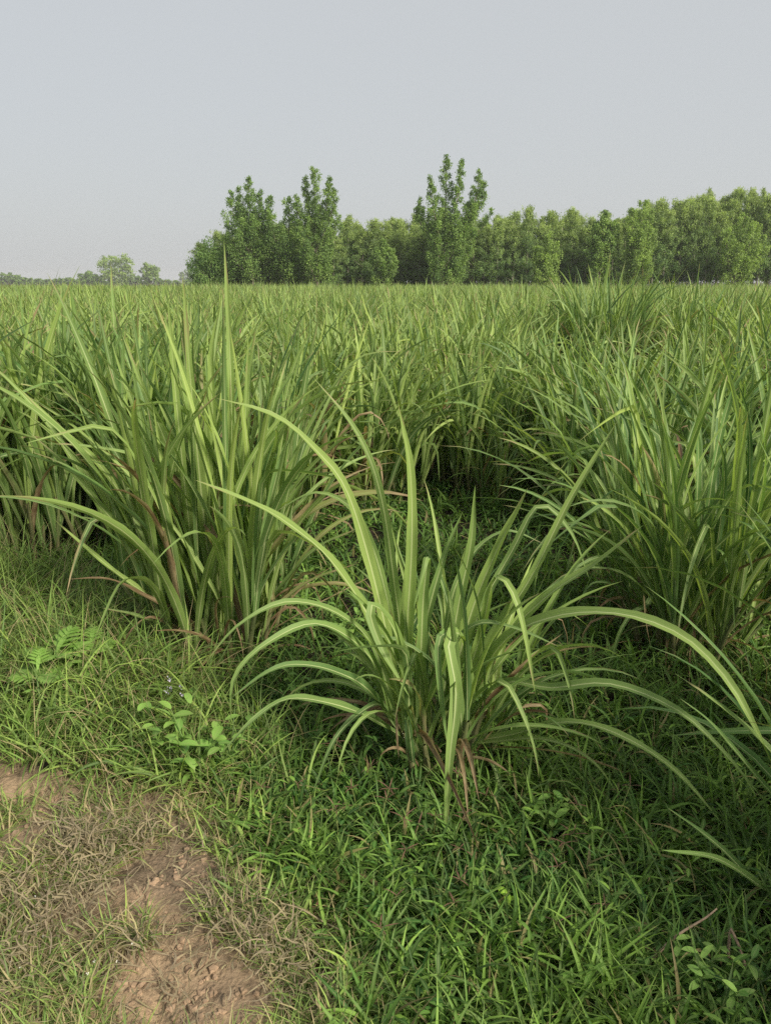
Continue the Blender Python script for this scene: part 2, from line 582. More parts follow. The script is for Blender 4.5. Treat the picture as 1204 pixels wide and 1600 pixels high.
def clump(loc, seed, H, nst, rad, label, nleaf=6, Lm=1.0, wm=0.043, spread=0.8, hue0=0.5, dry_p=0.12, nseg=12, nc=2, lean=0.32, group=None,
          skirt=0, arch=0.8, extra=None):
    r = np.random.default_rng(seed)
    root = bpy.data.objects.new('sugarcane_clump', None)
    COL.objects.link(root)
    z = float(gz(loc[0], loc[1]))
    root.location = (loc[0], loc[1], z)
    tag(root, label, 'sugarcane', group)
    for i in range(nst):
        a = i * 2.39996 + r.uniform(-0.4, 0.4)
        q = rad * math.sqrt((i + 0.3) / nst)
        st, lv, hs = stalk_and_leaves(r, H * r.uniform(0.86, 1.1), a, lean * (0.25 + 0.9 * q / rad) * r.uniform(0.6, 1.25), nleaf + int(r.integers(-1, 2)),
                                      Lm, wm, spread * (0.3 + q / rad), hue0, dry_p, nseg, nc, arch)
        o = Bag().add(*st).build('stalk', M_STALK, root, (q * cos(a), q * sin(a), 0))
        Bag().add(*lv).build('foliage', M_CANE, o)
    if skirt:                                           # old brown blades hanging round the foot
        n = skirt
        a = r.uniform(0, 2 * pi, n)
        q = rad * r.uniform(0.5, 1.0, n)
        base = np.stack([q * np.cos(a), q * np.sin(a), r.uniform(0.02, 0.22, n)], 1)
        b = blades(base, a + r.normal(0, 0.5, n), r.uniform(0.2, 1.25, n), r.uniform(0.2, 0.65, n), r.uniform(0.5, 2.2, n), r.uniform(0.008, 0.024, n), 10, 2, 0.5,
                   r.uniform(0.8, 2, n), r.normal(0, 0.6, n), r.normal(0, 0.8, n), r.normal(0, 1.5, n), np.where(r.random(n) < 0.4, 1.2, 0), r.uniform(0.3, 0.8, n),
                   None, r.uniform(0.55, 1.1, n))
        Bag().add(*b).build('dead_foliage', M_CANE, root)
    if extra:
        extra(root)
    return root


def hero(root, specs):
    """single blades read off the photograph; every point is (px, py, Y) turned into the place it stands"""
    inv = -np.array(root.location)
    stalks = {}
    for i, (pts, w, kw) in enumerate(specs):
        P = [PY(*p) + inv for p in pts]
        hue = kw.pop('hue', 0.3 + 0.5 * ((i * 0.618) % 1))
        b = Bag().add(*curve_blade(P, w, hue=hue, bright=0.75 * kw.pop('bright', 0.35 + 0.6 * ((i * 0.377) % 1)), **kw))
        b.build('leaf_blade', M_CANE, root)


# --- the clump in the middle of the picture
MB = G(690, 1195)


def main_extra(root):
    d = MB[1]
    S = []

    def a(pts, w=0.040, **kw):
        S.append((pts, w, kw))
    a([(632, 1110, d), (636, 980, d), (643, 850, d - .02), (640, 730, d - .04), (622, 632, d - .06)], 0.050, hue=0.75, bright=0.9)
    a([(640, 1110, d), (618, 930, d + .03), (596, 780, d + .05), (560, 680, d + .06), (488, 588, d + .06)], 0.036, hue=0.7)
    a([(625, 1110, d), (595, 950, d - .03), (545, 775, d - .08), (490, 700, d - .12), (430, 650, d - .16), (338, 622, d - .2)], 0.044, hue=0.85, bright=0.8)
    a([(620, 1120, d - .02), (585, 985, d - .06), (520, 880, d - .14), (450, 818, d - .22), (385, 782, d - .28), (305, 750, d - .34)], 0.044, hue=0.8, bright=0.8)
    a([(620, 1130, d - .03), (585, 1015, d - .1), (530, 960, d - .18), (450, 940, d - .28), (375, 975, d - .36), (325, 1030, d - .4)], 0.030, hue=0.5)
    a([(615, 1130, d - .03), (580, 1030, d - .1), (500, 975, d - .22), (420, 1003, d - .32), (368, 1055, d - .38), (360, 1125, d - .40)], 0.034, hue=0.35)
    a([(620, 1140, d - .03), (575, 1078, d - .12), (520, 1048, d - .22), (460, 1038, d - .3), (415, 1052, d - .36), (362, 1090, d - .42)], 0.036, hue=0.2, bright=0.6)
    a([(625, 1150, d - .04), (580, 1122, d - .14), (520, 1100, d - .24), (450, 1092, d - .34), (395, 1125, d - .42), (345, 1178, d - .47)], 0.032, hue=0.4, bright=0.6)
    a([(610, 1120, d - .02), (590, 1100, d - .12), (555, 1120, d - .2), (520, 1160, d - .26), (488, 1240, d - .3)], 0.022, hue=0.3)
    # to the right
    a([(700, 1130, d), (760, 1010, d), (830, 900, d), (890, 780, d), (966, 655, d)], 0.038, hue=0.75, bright=0.7)
    a([(705, 1140, d), (770, 1020, d - .04), (850, 935, d - .1), (930, 880, d - .15), (1005, 820, d - .2)], 0.040, hue=0.65, bright=0.8)
    a([(710, 1140, d), (780, 1010, d - .1), (860, 965, d - .2), (960, 958, d - .32), (1060, 990, d - .44), (1130, 1055, d - .54), (1175, 1130, d - .6), (1210, 1205, d - .62)], 0.046, hue=0.75, bright=0.8)
    a([(712, 1150, d), (780, 1070, d - .12), (860, 1075, d - .26), (950, 1068, d - .36), (1050, 1105, d - .46), (1120, 1165, d - .52), (1200, 1260, d - .58)], 0.034, hue=0.45, bright=0.7)
    a([(712, 1160, d - .02), (790, 1150, d - .12), (880, 1128, d - .24), (960, 1145, d - .32), (1050, 1200, d - .42), (1130, 1290, d - .5)], 0.030, hue=0.55)
    a([(715, 1165, d - .02), (760, 1160, d - .1), (850, 1155, d - .2), (920, 1185, d - .28), (965, 1240, d - .32)], 0.018, hue=0.9, dry=0.3)
    a([(705, 1130, d), (748, 1000, d - .06), (772, 905, d - .14), (800, 925, d - .2), (818, 985, d - .25), (836, 1085, d - .28)], 0.032, hue=0.7, bright=0.9)
    a([(700, 1110, d - .02), (705, 1020, d - .1), (745, 975, d - .16), (805, 982, d - .2), (872, 1010, d - .24)], 0.026, hue=0.5)
    a([(700, 1100, d), (735, 960, d), (780, 850, d - .03), (806, 800, d - .05), (824, 762, d - .06)], 0.048, hue=0.8, bright=0.8)
    a([(690, 1100, d), (715, 950, d), (735, 850, d - .02), (742, 758, d - .05)], 0.042, hue=0.6, bright=0.7)
    a([(692, 1110, d), (752, 950, d + .06), (800, 860, d + .1), (842, 790, d + .12), (890, 830, d + .12), (920, 905, d + .1)], 0.030, hue=0.6)
    # towards the camera
    a([(735, 1140, d - .02), (730, 1050, d - .12), (717, 990, d - .22), (700, 1005, d - .28), (712, 1085, d - .34), (702, 1190, d - .4), (694, 1325, d - .44)], 0.046, hue=0.55, bright=0.9)
    a([(655, 1130, d - .02), (690, 1050, d - .14), (698, 990, d - .24), (684, 1010, d - .28), (690, 1100, d - .32), (700, 1170, d - .34)], 0.034, hue=0.25, bright=0.8)
    a([(640, 1130, d), (625, 1010, d - .1), (590, 948, d - .18), (578, 960, d - .2), (600, 1020, d - .24), (640, 1090, d - .26)], 0.044, hue=0.6, bright=0.7)
    a([(655, 1120, d), (660, 950, d - .06), (668, 868, d - .1), (660, 895, d - .14), (646, 950, d - .17)], 0.040, hue=0.45, bright=0.8)
    a([(745, 1180, d - .03), (770, 1195, d - .14), (785, 1255, d - .22), (782, 1300, d - .26)], 0.022, hue=0.4)
    a([(650, 1130, d), (660, 1000, d + .02), (690, 880, d + .04), (722, 800, d + .05)], 0.040, hue=0.4)
    a([(640, 1120, d), (610, 960, d + .06), (580, 850, d + .1), (545, 790, d + .12), (490, 770, d + .14), (430, 800, d + .16)], 0.030, hue=0.5)
    a([(690, 1120, d), (700, 960, d + .06), (735, 870, d + .12), (790, 830, d + .16), (850, 850, d + .18)], 0.028, hue=0.5)
    hero(root, S)


clump(MB, 11, 0.95, 15, 0.15, 'lone sugarcane clump in the foreground with long arching blades spreading both ways over the weeds', 5, 0.62, 0.028, 0.9, 0.5, 0.14, 14, 4, 0.34,
      arch=1.0, skirt=22, extra=main_extra)

# --- the big clump at the left edge of the weedy gap
LB = G(352, 1025)


def left_extra(root):
    d = LB[1]
    S = []

    def a(pts, w=0.040, **kw):
        S.append((pts, w, kw))
    a([(330, 1000, d), (285, 920, d - .05), (205, 795, d - .1), (150, 720, d - .14), (100, 675, d - .18), (30, 606, d - .2)], 0.042, hue=0.8, bright=0.9)
    a([(330, 1000, d), (270, 920, d - .08), (215, 855, d - .14), (165, 800, d - .2), (110, 735, d - .24), (42, 672, d - .28)], 0.040, hue=0.7)
    a([(330, 1010, d), (260, 950, d - .1), (195, 905, d - .18), (140, 860, d - .24), (85, 812, d - .28)], 0.034, hue=0.8, bright=0.8)
    a([(330, 1005, d), (300, 900, d - .06), (275, 850, d - .1), (215, 825, d - .14), (112, 805, d - .2)], 0.026, hue=0.8)
    a([(340, 1000, d), (310, 860, d), (270, 720, d), (225, 610, d), (190, 520, d)], 0.046, hue=0.7, bright=0.8)
    a([(345, 1000, d), (330, 850, d), (305, 720, d), (290, 600, d), (255, 490, d)], 0.050, hue=0.6)
    a([(350, 1000, d), (345, 820, d), (335, 690, d), (330, 560, d), (345, 470, d)], 0.050, hue=0.75, bright=0.9)
    a([(355, 1000, d), (362, 820, d), (362, 650, d), (358, 520, d + .05), (350, 375, d + .08)], 0.044, hue=0.7, bright=0.9)
    a([(360, 1000, d), (395, 830, d), (420, 700, d), (440, 610, d), (495, 545, d)], 0.044, hue=0.5, bright=0.8)
    a([(365, 1000, d), (410, 870, d), (455, 730, d), (500, 640, d), (560, 560, d), (640, 548, d)], 0.034, hue=0.8)
    a([(365, 1000, d), (415, 860, d - .02), (470, 760, d - .04), (520, 720, d - .06), (580, 730, d - .08)], 0.034, hue=0.5)
    a([(355, 1000, d), (300, 900, d - .1), (255, 820, d - .16), (215, 772, d - .2), (200, 775, d - .22), (240, 880, d - .26)], 0.040, hue=0.9, dry=0.22)
    a([(345, 1010, d - .03), (280, 960, d - .14), (225, 930, d - .22), (170, 905, d - .3), (105, 905, d - .36)], 0.026, hue=0.9, dry=0.75)
    a([(345, 1015, d - .03), (290, 990, d - .14), (240, 965, d - .22), (210, 980, d - .28), (190, 1012, d - .3)], 0.022, hue=0.9, dry=0.85)
    a([(345, 1015, d - .03), (270, 985, d - .12), (215, 962, d - .2), (160, 950, d - .26)], 0.028, hue=0.8, dry=0.25)
    a([(375, 1010, d), (420, 960, d - .05), (480, 910, d - .08), (560, 880, d - .1)], 0.026, hue=0.8, dry=0.5)
    a([(375, 1010, d), (430, 930, d - .02), (490, 860, d - .03), (560, 825, d - .03)], 0.030, hue=0.7, dry=0.25)
    for q, (bx, tx, ty, bend_) in enumerate([(300, 205, 560, -14), (318, 262, 455, -8), (336, 300, 500, -6), (350, 318, 600, -4), (362, 388, 520, 6), (374, 430, 500, 10), (380, 452, 640, 14), (328, 232, 640, -10),
                                             (345, 360, 585, 3), (315, 240, 700, -16), (372, 412, 610, 8), (340, 285, 430, -6)]):
        dy = d - 0.16 + 0.05 * (q % 5)
        a([(bx, 1000, dy), (bx + (tx - bx) * 0.35 + bend_ * .5, 1000 + (ty - 1000) * 0.35, dy), (bx + (tx - bx) * 0.7 + bend_ * .5, 1000 + (ty - 1000) * 0.7, dy - .02), (tx, ty, dy - .04)], 0.038 + 0.004 * (q % 4), roll=0.5 * math.sin(q * 2.3), twist=0.5 * math.cos(q * 1.7),
          hue=0.45 + 0.5 * ((q * 0.618) % 1), dry=0.12 * (q % 3))
    hero(root, S)


clump(LB, 23, 1.42, 26, 0.24, 'large sugarcane clump with browned blades at its foot beside the grassy bank', 7, 1.08, 0.039, 0.6, 0.58, 0.2, 16, 4, 0.32, arch=0.62, skirt=46, extra=left_extra)

# --- the big dark clump at the right
RB = G(1065, 1015)


def right_extra(root):
    d = RB[1]
    S = []

    def a(pts, w=0.038, **kw):
        S.append((pts, w, kw))
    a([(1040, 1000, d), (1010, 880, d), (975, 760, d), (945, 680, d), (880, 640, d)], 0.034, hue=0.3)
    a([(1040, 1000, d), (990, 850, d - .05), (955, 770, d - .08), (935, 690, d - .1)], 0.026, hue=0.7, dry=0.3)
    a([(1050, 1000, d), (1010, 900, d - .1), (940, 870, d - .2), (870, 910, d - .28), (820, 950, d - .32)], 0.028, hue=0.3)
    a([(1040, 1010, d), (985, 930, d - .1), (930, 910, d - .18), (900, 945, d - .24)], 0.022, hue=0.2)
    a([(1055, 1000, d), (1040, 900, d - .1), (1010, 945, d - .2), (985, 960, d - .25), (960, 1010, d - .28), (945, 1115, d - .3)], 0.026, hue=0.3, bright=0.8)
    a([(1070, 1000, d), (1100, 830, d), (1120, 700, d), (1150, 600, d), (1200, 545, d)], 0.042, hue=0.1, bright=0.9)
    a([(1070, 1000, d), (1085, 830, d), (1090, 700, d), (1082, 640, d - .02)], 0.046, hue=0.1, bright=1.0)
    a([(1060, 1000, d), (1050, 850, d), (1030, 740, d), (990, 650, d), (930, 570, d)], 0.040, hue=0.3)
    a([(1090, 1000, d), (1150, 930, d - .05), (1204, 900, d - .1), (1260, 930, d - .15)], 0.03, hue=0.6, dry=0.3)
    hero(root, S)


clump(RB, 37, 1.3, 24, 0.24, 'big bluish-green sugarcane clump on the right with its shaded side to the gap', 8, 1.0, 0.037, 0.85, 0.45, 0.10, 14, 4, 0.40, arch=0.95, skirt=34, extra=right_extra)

# --- the clump standing just off the right edge, its blades reach in
EB = G(1330, 1400)


def edge_extra(root):
    d = EB[1]
    S = []
    S.append(([(1275, 1440, d), (1190, 1388, d - .06), (1120, 1320, d - .1), (1042, 1262, d - .14)], 0.026, dict(hue=0.2)))
    S.append(([(1275, 1440, d), (1195, 1390, d - .08), (1120, 1342, d - .14), (1032, 1328, d - .2)], 0.028, dict(hue=0.3, bright=0.9)))
    S.append(([(1275, 1400, d), (1240, 1290, d), (1170, 1200, d), (1110, 1130, d), (1060, 1090, d)], 0.022, dict(hue=0.2)))
    hero(root, S)


clump(EB, 41, 1.0, 10, 0.12, 'sugarcane clump cut off by the right edge with two pale blades lying over the weeds', 5, 0.7, 0.034, 0.5, 0.3, 0.12, 12, 2, 0.22, extra=edge_extra)

# --- clumps one can tell apart behind those
NEAR = [
    # px, py, seed, H, stalks, radius, label, options
    (55, 868, 51, 1.5, 18, 0.22, 'sugarcane clump at the far left rising behind the tangled bank grass', dict(arch=0.5, Lm=1.12, wm=0.050, nc=4, nleaf=6, spread=0.6, hue0=0.45)),
    (-75, 900, 52, 1.5, 16, 0.22, 'sugarcane clump at the left edge behind the bank grass', dict(arch=0.5, Lm=1.12, wm=0.050, nc=4, nleaf=6, spread=0.6, hue0=0.45)),
    (165, 850, 53, 1.5, 18, 0.22, 'dark-footed sugarcane clump between the far left clump and the browned clump', dict(arch=0.5, Lm=1.12, wm=0.050, nc=4, nleaf=6, spread=0.6, hue0=0.4)),
    (262, 860, 79, 1.45, 18, 0.22, 'upright sugarcane clump close behind the left side of the browned clump', dict(hue0=0.5, arch=0.55, Lm=1.1, wm=0.046, nc=4, dry_p=0.18)),
    (440, 830, 54, 1.3, 15, 0.2, 'sugarcane clump with reddish dry blades just behind the browned clump', dict(arch=0.7, Lm=1.0, hue0=0.6, dry_p=0.35, skirt=18)),
    (500, 770, 55, 1.25, 14, 0.2, 'narrow-leaved sugarcane clump with straw-coloured blades left of the weedy gap', dict(hue0=0.75, dry_p=0.2, skirt=8)),
    (690, 720, 56, 1.2, 16, 0.22, 'upright light-green sugarcane clump at the far end of the weedy gap', dict(hue0=0.75, dry_p=0.06, arch=0.5, Lm=1.05)),
    (590, 735, 57, 1.2, 14, 0.2, 'slim sugarcane clump left of the far end of the gap', dict(hue0=0.75, dry_p=0.06, arch=0.5, Lm=1.05)),
    (640, 690, 71, 1.3, 18, 0.24, 'leafy sugarcane clump between and behind the slim clump and the upright light-green one', dict(hue0=0.75, dry_p=0.05, arch=0.5, Lm=1.05)),
    (755, 700, 72, 1.3, 18, 0.24, 'leafy sugarcane clump right behind the upright light-green one at the end of the gap', dict(hue0=0.7, dry_p=0.05, arch=0.5, Lm=1.05)),
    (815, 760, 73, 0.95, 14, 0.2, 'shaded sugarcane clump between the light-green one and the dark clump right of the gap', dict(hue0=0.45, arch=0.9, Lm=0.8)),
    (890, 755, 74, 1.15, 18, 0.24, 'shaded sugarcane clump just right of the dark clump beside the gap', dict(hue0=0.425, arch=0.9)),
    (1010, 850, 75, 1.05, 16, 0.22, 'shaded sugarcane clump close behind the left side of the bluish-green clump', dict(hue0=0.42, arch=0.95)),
    (560, 790, 76, 1.1, 14, 0.2, 'loose sugarcane clump at the left side of the weedy gap with drooping narrow blades', dict(hue0=0.7, arch=1.0, dry_p=0.2)),
    (705, 752, 77, 0.85, 14, 0.2, 'low light-green sugarcane clump in front of the upright one at the end of the gap', dict(hue0=0.75, arch=0.6, Lm=0.9, dry_p=0.06)),
    (630, 775, 78, 0.85, 12, 0.2, 'low light-green sugarcane clump at the left corner of the end of the gap', dict(hue0=0.75, arch=0.6, Lm=0.9, dry_p=0.1)),
    (745, 765, 83, 0.95, 16, 0.22, 'low leafy sugarcane clump at the right corner of the end of the gap', dict(hue0=0.7, arch=0.6, Lm=0.85, dry_p=0.08)),
    (905, 830, 84, 0.95, 16, 0.22, 'low leafy sugarcane clump right of the gap and left of the bluish-green clump', dict(hue0=0.5, arch=0.8, Lm=0.85)),
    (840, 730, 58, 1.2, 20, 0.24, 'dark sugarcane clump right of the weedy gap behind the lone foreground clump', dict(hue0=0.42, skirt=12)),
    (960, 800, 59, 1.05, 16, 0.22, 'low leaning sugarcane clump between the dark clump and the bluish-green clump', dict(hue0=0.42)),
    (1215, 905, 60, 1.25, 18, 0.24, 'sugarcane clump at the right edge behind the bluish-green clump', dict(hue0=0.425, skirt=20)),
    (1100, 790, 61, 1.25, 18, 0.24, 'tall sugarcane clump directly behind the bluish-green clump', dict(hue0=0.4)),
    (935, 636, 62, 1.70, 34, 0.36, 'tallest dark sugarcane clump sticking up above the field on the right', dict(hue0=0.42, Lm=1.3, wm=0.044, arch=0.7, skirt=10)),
    (1040, 625, 63, 1.7, 20, 0.26, 'tall sugarcane clump right of the tallest one with its tips above the field', dict(hue0=0.4, Lm=1.25, wm=0.042, arch=0.55)),
    (770, 790, 64, 0.5, 6, 0.1, 'small young sugarcane tuft standing in the weedy gap', dict(hue0=0.4, Lm=0.5, wm=0.022)),
]
taken = [MB, LB, RB, EB]
for px, py, seed, H, nst, rad, label, kw in NEAR:
    p = G(px, py)
    taken.append(p)
    clump(p, seed, H, nst, rad, label, **kw)
for i, (x, y) in enumerate([(1.62, 1.05), (1.75, 0.45), (1.7, 2.1)]):
    taken.append(np.array([x, y, 0]))
    clump((x, y), 80 + i, 1.7, 22, 0.24, 'sugarcane clump of the row along the right side, out past the edge', 5, 0.8, 0.034, 0.4, 0.35, 0.1, 9, 2, 0.25,
          group='sugarcane row along the right side')

# --- the rest of the field in rows: near ones each of their own, far ones from shared meshes
spots = []
row = -40
while row < 41:
    y = 4.4 + rng.uniform(0, 0.4)
    while y < 71:
        x = row * 0.92 + 0.15 + rng.normal(0, 0.08) + 0.012 * y
        if abs(x) < 0.52 * (y + 0.5) + 1.0:
            spots.append((x, y + rng.normal(0, 0.08)))
        y += 0.62
    row += 1
spots = [s for s in spots if all(math.hypot(s[0] - t[0], s[1] - t[1]) > 0.42 for t in taken)]
GAP = [tuple(G(*p)[:2]) for p in [(560, 900), (600, 760), (640, 735), (780, 735), (860, 770), (930, 860), (960, 1100)]]
spots = [s for s in spots if not inside(GAP, np.array([s[0]]), np.array([s[1]]))[0]]
NOOK = [tuple(G(*p)[:2]) for p in [(868, 745), (872, 640), (1012, 640), (1018, 745)]]    # bare strip in front of the tallest clump
spots = [s for s in spots if not inside(NOOK, np.array([s[0]]), np.array([s[1]]))[0]]
spots.sort(key=lambda s: math.hypot(*s))
N_IND = 300 - len(taken)
near, far = spots[:N_IND], spots[N_IND:]


def field_label(x, y):
    if y < 8:
        return ('sugarcane clump in the first rows behind the browned left clump', 'sugarcane behind the browned left clump') if x < -0.4 else \
               ('sugarcane clump in the first rows behind the weedy gap', 'sugarcane behind the weedy gap') if x < 1.3 else \
               ('sugarcane clump in the first rows behind the bluish-green right clump', 'sugarcane behind the right clump')
    return ('light-green sugarcane clump in the dense middle rows of the field', 'sugarcane in the middle of the field')


protos = []
for k in range(12):
    r = np.random.default_rng(300 + k)
    b, s = Bag(), None
    for i in range(13):
        a = i * 2.39996
        q = 0.2 * math.sqrt((i + 0.3) / 13)
        st, lv, hs = stalk_and_leaves(r, 1.22 * r.uniform(0.8, 1.18), a, 0.34 * r.uniform(0.3, 1.3), 7, 1.0, 0.047, 0.7, 0.66, 0.1, 9, 2, 0.75)
        off = np.array([q * cos(a), q * sin(a), 0])
        b.add(lv[0] + off, *lv[1:])
        b.add(st[0] + off, st[1], st[2], np.concatenate([st[3][..., :1], np.full(st[3].shape[:2] + (1,), 0.5), st[3][..., 2:]], -1))
    me = b.mesh('sugarcane_clump')
    me.materials.append(M_CANE)
    protos.append(me)
for i, (x, y) in enumerate(near):
    d = math.hypot(x, y)
    lab, grp = field_label(x, y)
    if d < 7.5:
        h = 1.22 * rng.uniform(0.92, 1.1)
        clump((x, y), 1000 + i, h, 14, 0.2, lab, 7, 1.0, 0.046, 0.7, 0.64, 0.1, 10, 2, 0.32, grp, arch=rng.uniform(0.6, 1.0))
    else:
        o = link('sugarcane_clump', protos[i % 12], None, None, (x, y, 0), rng.uniform(0, 2 * pi))
        s = rng.uniform(0.86, 1.12)
        o.scale = (s * rng.uniform(0.95, 1.2), s, s)
        tag(o, lab, 'sugarcane', grp)

# far canopy
b = Bag()
fx, fy = np.array(far).T
for lo, hi, nb, wm, ns in ((0, 30, 60, 0.040, 4), (30, 48, 46, 0.046, 3), (48, 80, 34, 0.056, 3)):
    m = (np.hypot(fx, fy) >= lo) & (np.hypot(fx, fy) < hi)
    c = np.stack([fx[m], fy[m]], 1)
    n = len(c) * nb
    cc = np.repeat(c, nb, 0) + rng.normal(0, 0.17, (n, 2))
    hs = np.repeat(rng.uniform(0.88, 1.08, len(c)) + 0.2 * (fbm(c[:, 0] * 0.25, c[:, 1] * 0.25, 5) - 0.5), nb)
    hue = np.clip(np.repeat(rng.normal(0.74, 0.14, len(c)), nb) + rng.normal(0, 0.2, n), 0, 1)
    base = np.stack([cc[:, 0], cc[:, 1], rng.uniform(0.1, 0.62, n) * hs], 1)
    b.add(*blades(base, rng.uniform(0, 2 * pi, n), R(78) + rng.normal(0, 0.12, n), rng.uniform(0.65, 0.98, n) * hs * np.where(rng.random(n) < 0.04, 1.28, 1.0), np.abs(rng.normal(0.8, 0.6, n)), wm * rng.uniform(0.7, 1.2, n),
                  ns, 1, 0.0, 1.8, 0, 0, 0, 0, 0.6, hue, np.where(rng.random(n) < 0.05, 0.6, 0.05)))
tag(b.build('far_sugarcane', M_CANE), 'far rows of light-green sugarcane merging into one canopy before the trees', 'sugarcane', kind='stuff')

# ------------------------------------------------------------------ weeds and grass
TK = np.array([t[:2] for t in taken])


def scatter(n, d0, d1, xmax=None, p=1.0):
    """ground points, denser near the camera, within the wedge the place shows"""
    u = rng.random(n)
    y = d0 * (d1 / d0) ** (u ** p)
    x = rng.uniform(-1, 1, n) * (0.56 * y + 0.45)
    return x, y


def tufted(n_tuft, per, d0, d1, sig):
    x, y = scatter(n_tuft, d0, d1)
    x = np.repeat(x, per) + rng.normal(0, sig, n_tuft * per)
    y = np.repeat(y, per) + rng.normal(0, sig, n_tuft * per)
    return x, y, np.repeat(rng.random(n_tuft), per), np.repeat(rng.uniform(0, 2 * pi, n_tuft), per)


# dark weeds of the furrow
x, y, th, ta = tufted(8600, 10, 0.9, 8.0, 0.024)
bd = poly_dist(BANK, x, y)
td = track_d(x, y)
keep = (td < 0.0) & ((bd < 0.1) | (rng.random(len(x)) < 0.35))
x, y, th, ta, bd, td = [q[keep] for q in (x, y, th, ta, bd, td)]
n = len(x)
d = np.hypot(x, y)
hgt = fbm(x * 2.3, y * 2.3, 77)
Lg = rng.uniform(0.05, 0.165, n) * (0.6 + 0.9 * hgt)
a = Bag()
a.add(*blades(np.stack([x, y, gz(x, y) + rng.uniform(-0.01, 0.06, n)], 1), rng.uniform(0, 2 * pi, n), rng.uniform(0.35, 1.45, n), Lg, rng.uniform(0.2, 2.0, n),
              rng.uniform(0.0055, 0.014, n) * np.clip(d / 3.2, 1, 3), 6, 2, 0.25, 1.3, rng.normal(0, 0.4, n), rng.normal(0, 0.4, n), 0, 0, 0.5,
              np.clip(th * 0.7 + rng.random(n) * 0.4 + (hgt - 0.5), 0, 1), np.where(rng.random(n) < 0.055, 0.7, 0.0), None, 'grass'))
tag(a.build('furrow_grass', M_FURROW), 'short dark-green grass carpeting the shaded furrow between the sugarcane clumps', 'grass', kind='stuff')

# small-leaved creeping weeds among it
x, y = scatter(1500, 1.0, 7.0)
keep = (track_d(x, y) < -0.02) & (fbm(x * 1.7, y * 1.7, 91) > 0.42)
x, y = x[keep], y[keep]
n = len(x)
per = 9
bz = gz(x, y)
hh = rng.uniform(0.05, 0.19, n)
ld = rng.uniform(0, 2 * pi, n)
f = np.tile(np.linspace(0.25, 1, per), n)
R_ = lambda q: np.repeat(q, per)
bx, by = R_(x) + R_(np.cos(ld) * hh * 0.6) * f, R_(y) + R_(np.sin(ld) * hh * 0.6) * f
bb = np.stack([bx, by, R_(bz) + R_(hh) * f], 1)
m = n * per
a = Bag()
a.add(*blades(bb, np.tile(np.arange(per) * 2.4, n) + R_(ld), rng.uniform(-0.1, 0.7, m), rng.uniform(0.018, 0.046, m), rng.uniform(0.2, 1.0, m), rng.uniform(0.006, 0.012, m), 4, 2, 0.25,
              1.2, 0, 0, 0, 0, 0.5, R_(rng.random(n)), 0.0, None, 'leaf'))
tag(a.build('creeping_weeds', M_FURROW), 'small-leaved creeping weeds mixed into the furrow grass', 'weeds', kind='stuff')

# grass of the bank: longer, paler, tangled with straw
x, y, th, ta = tufted(6300, 10, 0.95, 4.2, 0.04)
bd = poly_dist(BANK, x, y)
td = track_d(x, y)
keep = (td < 0.02 + 0.05 * rng.random(len(x))) & (bd > -0.14 + 0.3 * rng.random(len(x)))
x, y, th, ta = [q[keep] for q in (x, y, th, ta)]
n = len(x)
lf = np.clip((y - 1.4) / 1.2, 0.3, 1)
dryr = rng.random(n) < 0.24
a = Bag()
a.add(*blades(np.stack([x, y, gz(x, y) + rng.uniform(-0.01, 0.1, n) * lf], 1), ta + rng.normal(0, 0.9, n), rng.uniform(0.15, 1.4, n), rng.uniform(0.14, 0.42, n) * lf, rng.uniform(0.2, 2.0, n),
              np.where(dryr, 0.0036, rng.uniform(0.004, 0.0095, n)), 7, 2, 0.25, 1.3, rng.normal(0, 0.5, n), rng.normal(0, 0.4, n), 0, 0, 0.5,
              np.clip(th * 0.6 + rng.random(n) * 0.5, 0, 1), np.where(dryr, rng.uniform(0.6, 1, n), 0.04), None, 'grass'))
tag(a.build('bank_grass', M_BANK), 'pale tangled grass with straw-coloured stems covering the bank on the left', 'grass', kind='stuff')

# what grows and lies on the track: bare patches stay bare
BARE = [(*G(275, 1385)[:2], 0.12), (*G(245, 1580)[:2], 0.12), (*G(350, 1598)[:2], 0.12), (*G(280, 1480)[:2], 0.05), (*G(45, 1235)[:2], 0.13), (*G(250, 1285)[:2], 0.06), (*G(320, 1520)[:2], 0.05)]
PILE = [(*G(50, 1460)[:2], 0.16), (*G(40, 1540)[:2], 0.10), (*G(385, 1515)[:2], 0.12), (*G(300, 1485)[:2], 0.10), (*G(430, 1560)[:2], 0.08), (*G(190, 1340)[:2], 0.10), (*G(110, 1390)[:2], 0.12)]


def bare(x, y):
    return np.clip(sum(np.exp(-((x - a) ** 2 + (y - b) ** 2) / r / r) for a, b, r in BARE) * 1.3 + (fbm(x * 11, y * 11, 29) - 0.5) * 1.0, 0, 1)


def piled(x, y):
    return np.clip(sum(np.exp(-((x - a) ** 2 + (y - b) ** 2) / r / r) for a, b, r in PILE), 0, 1.2)


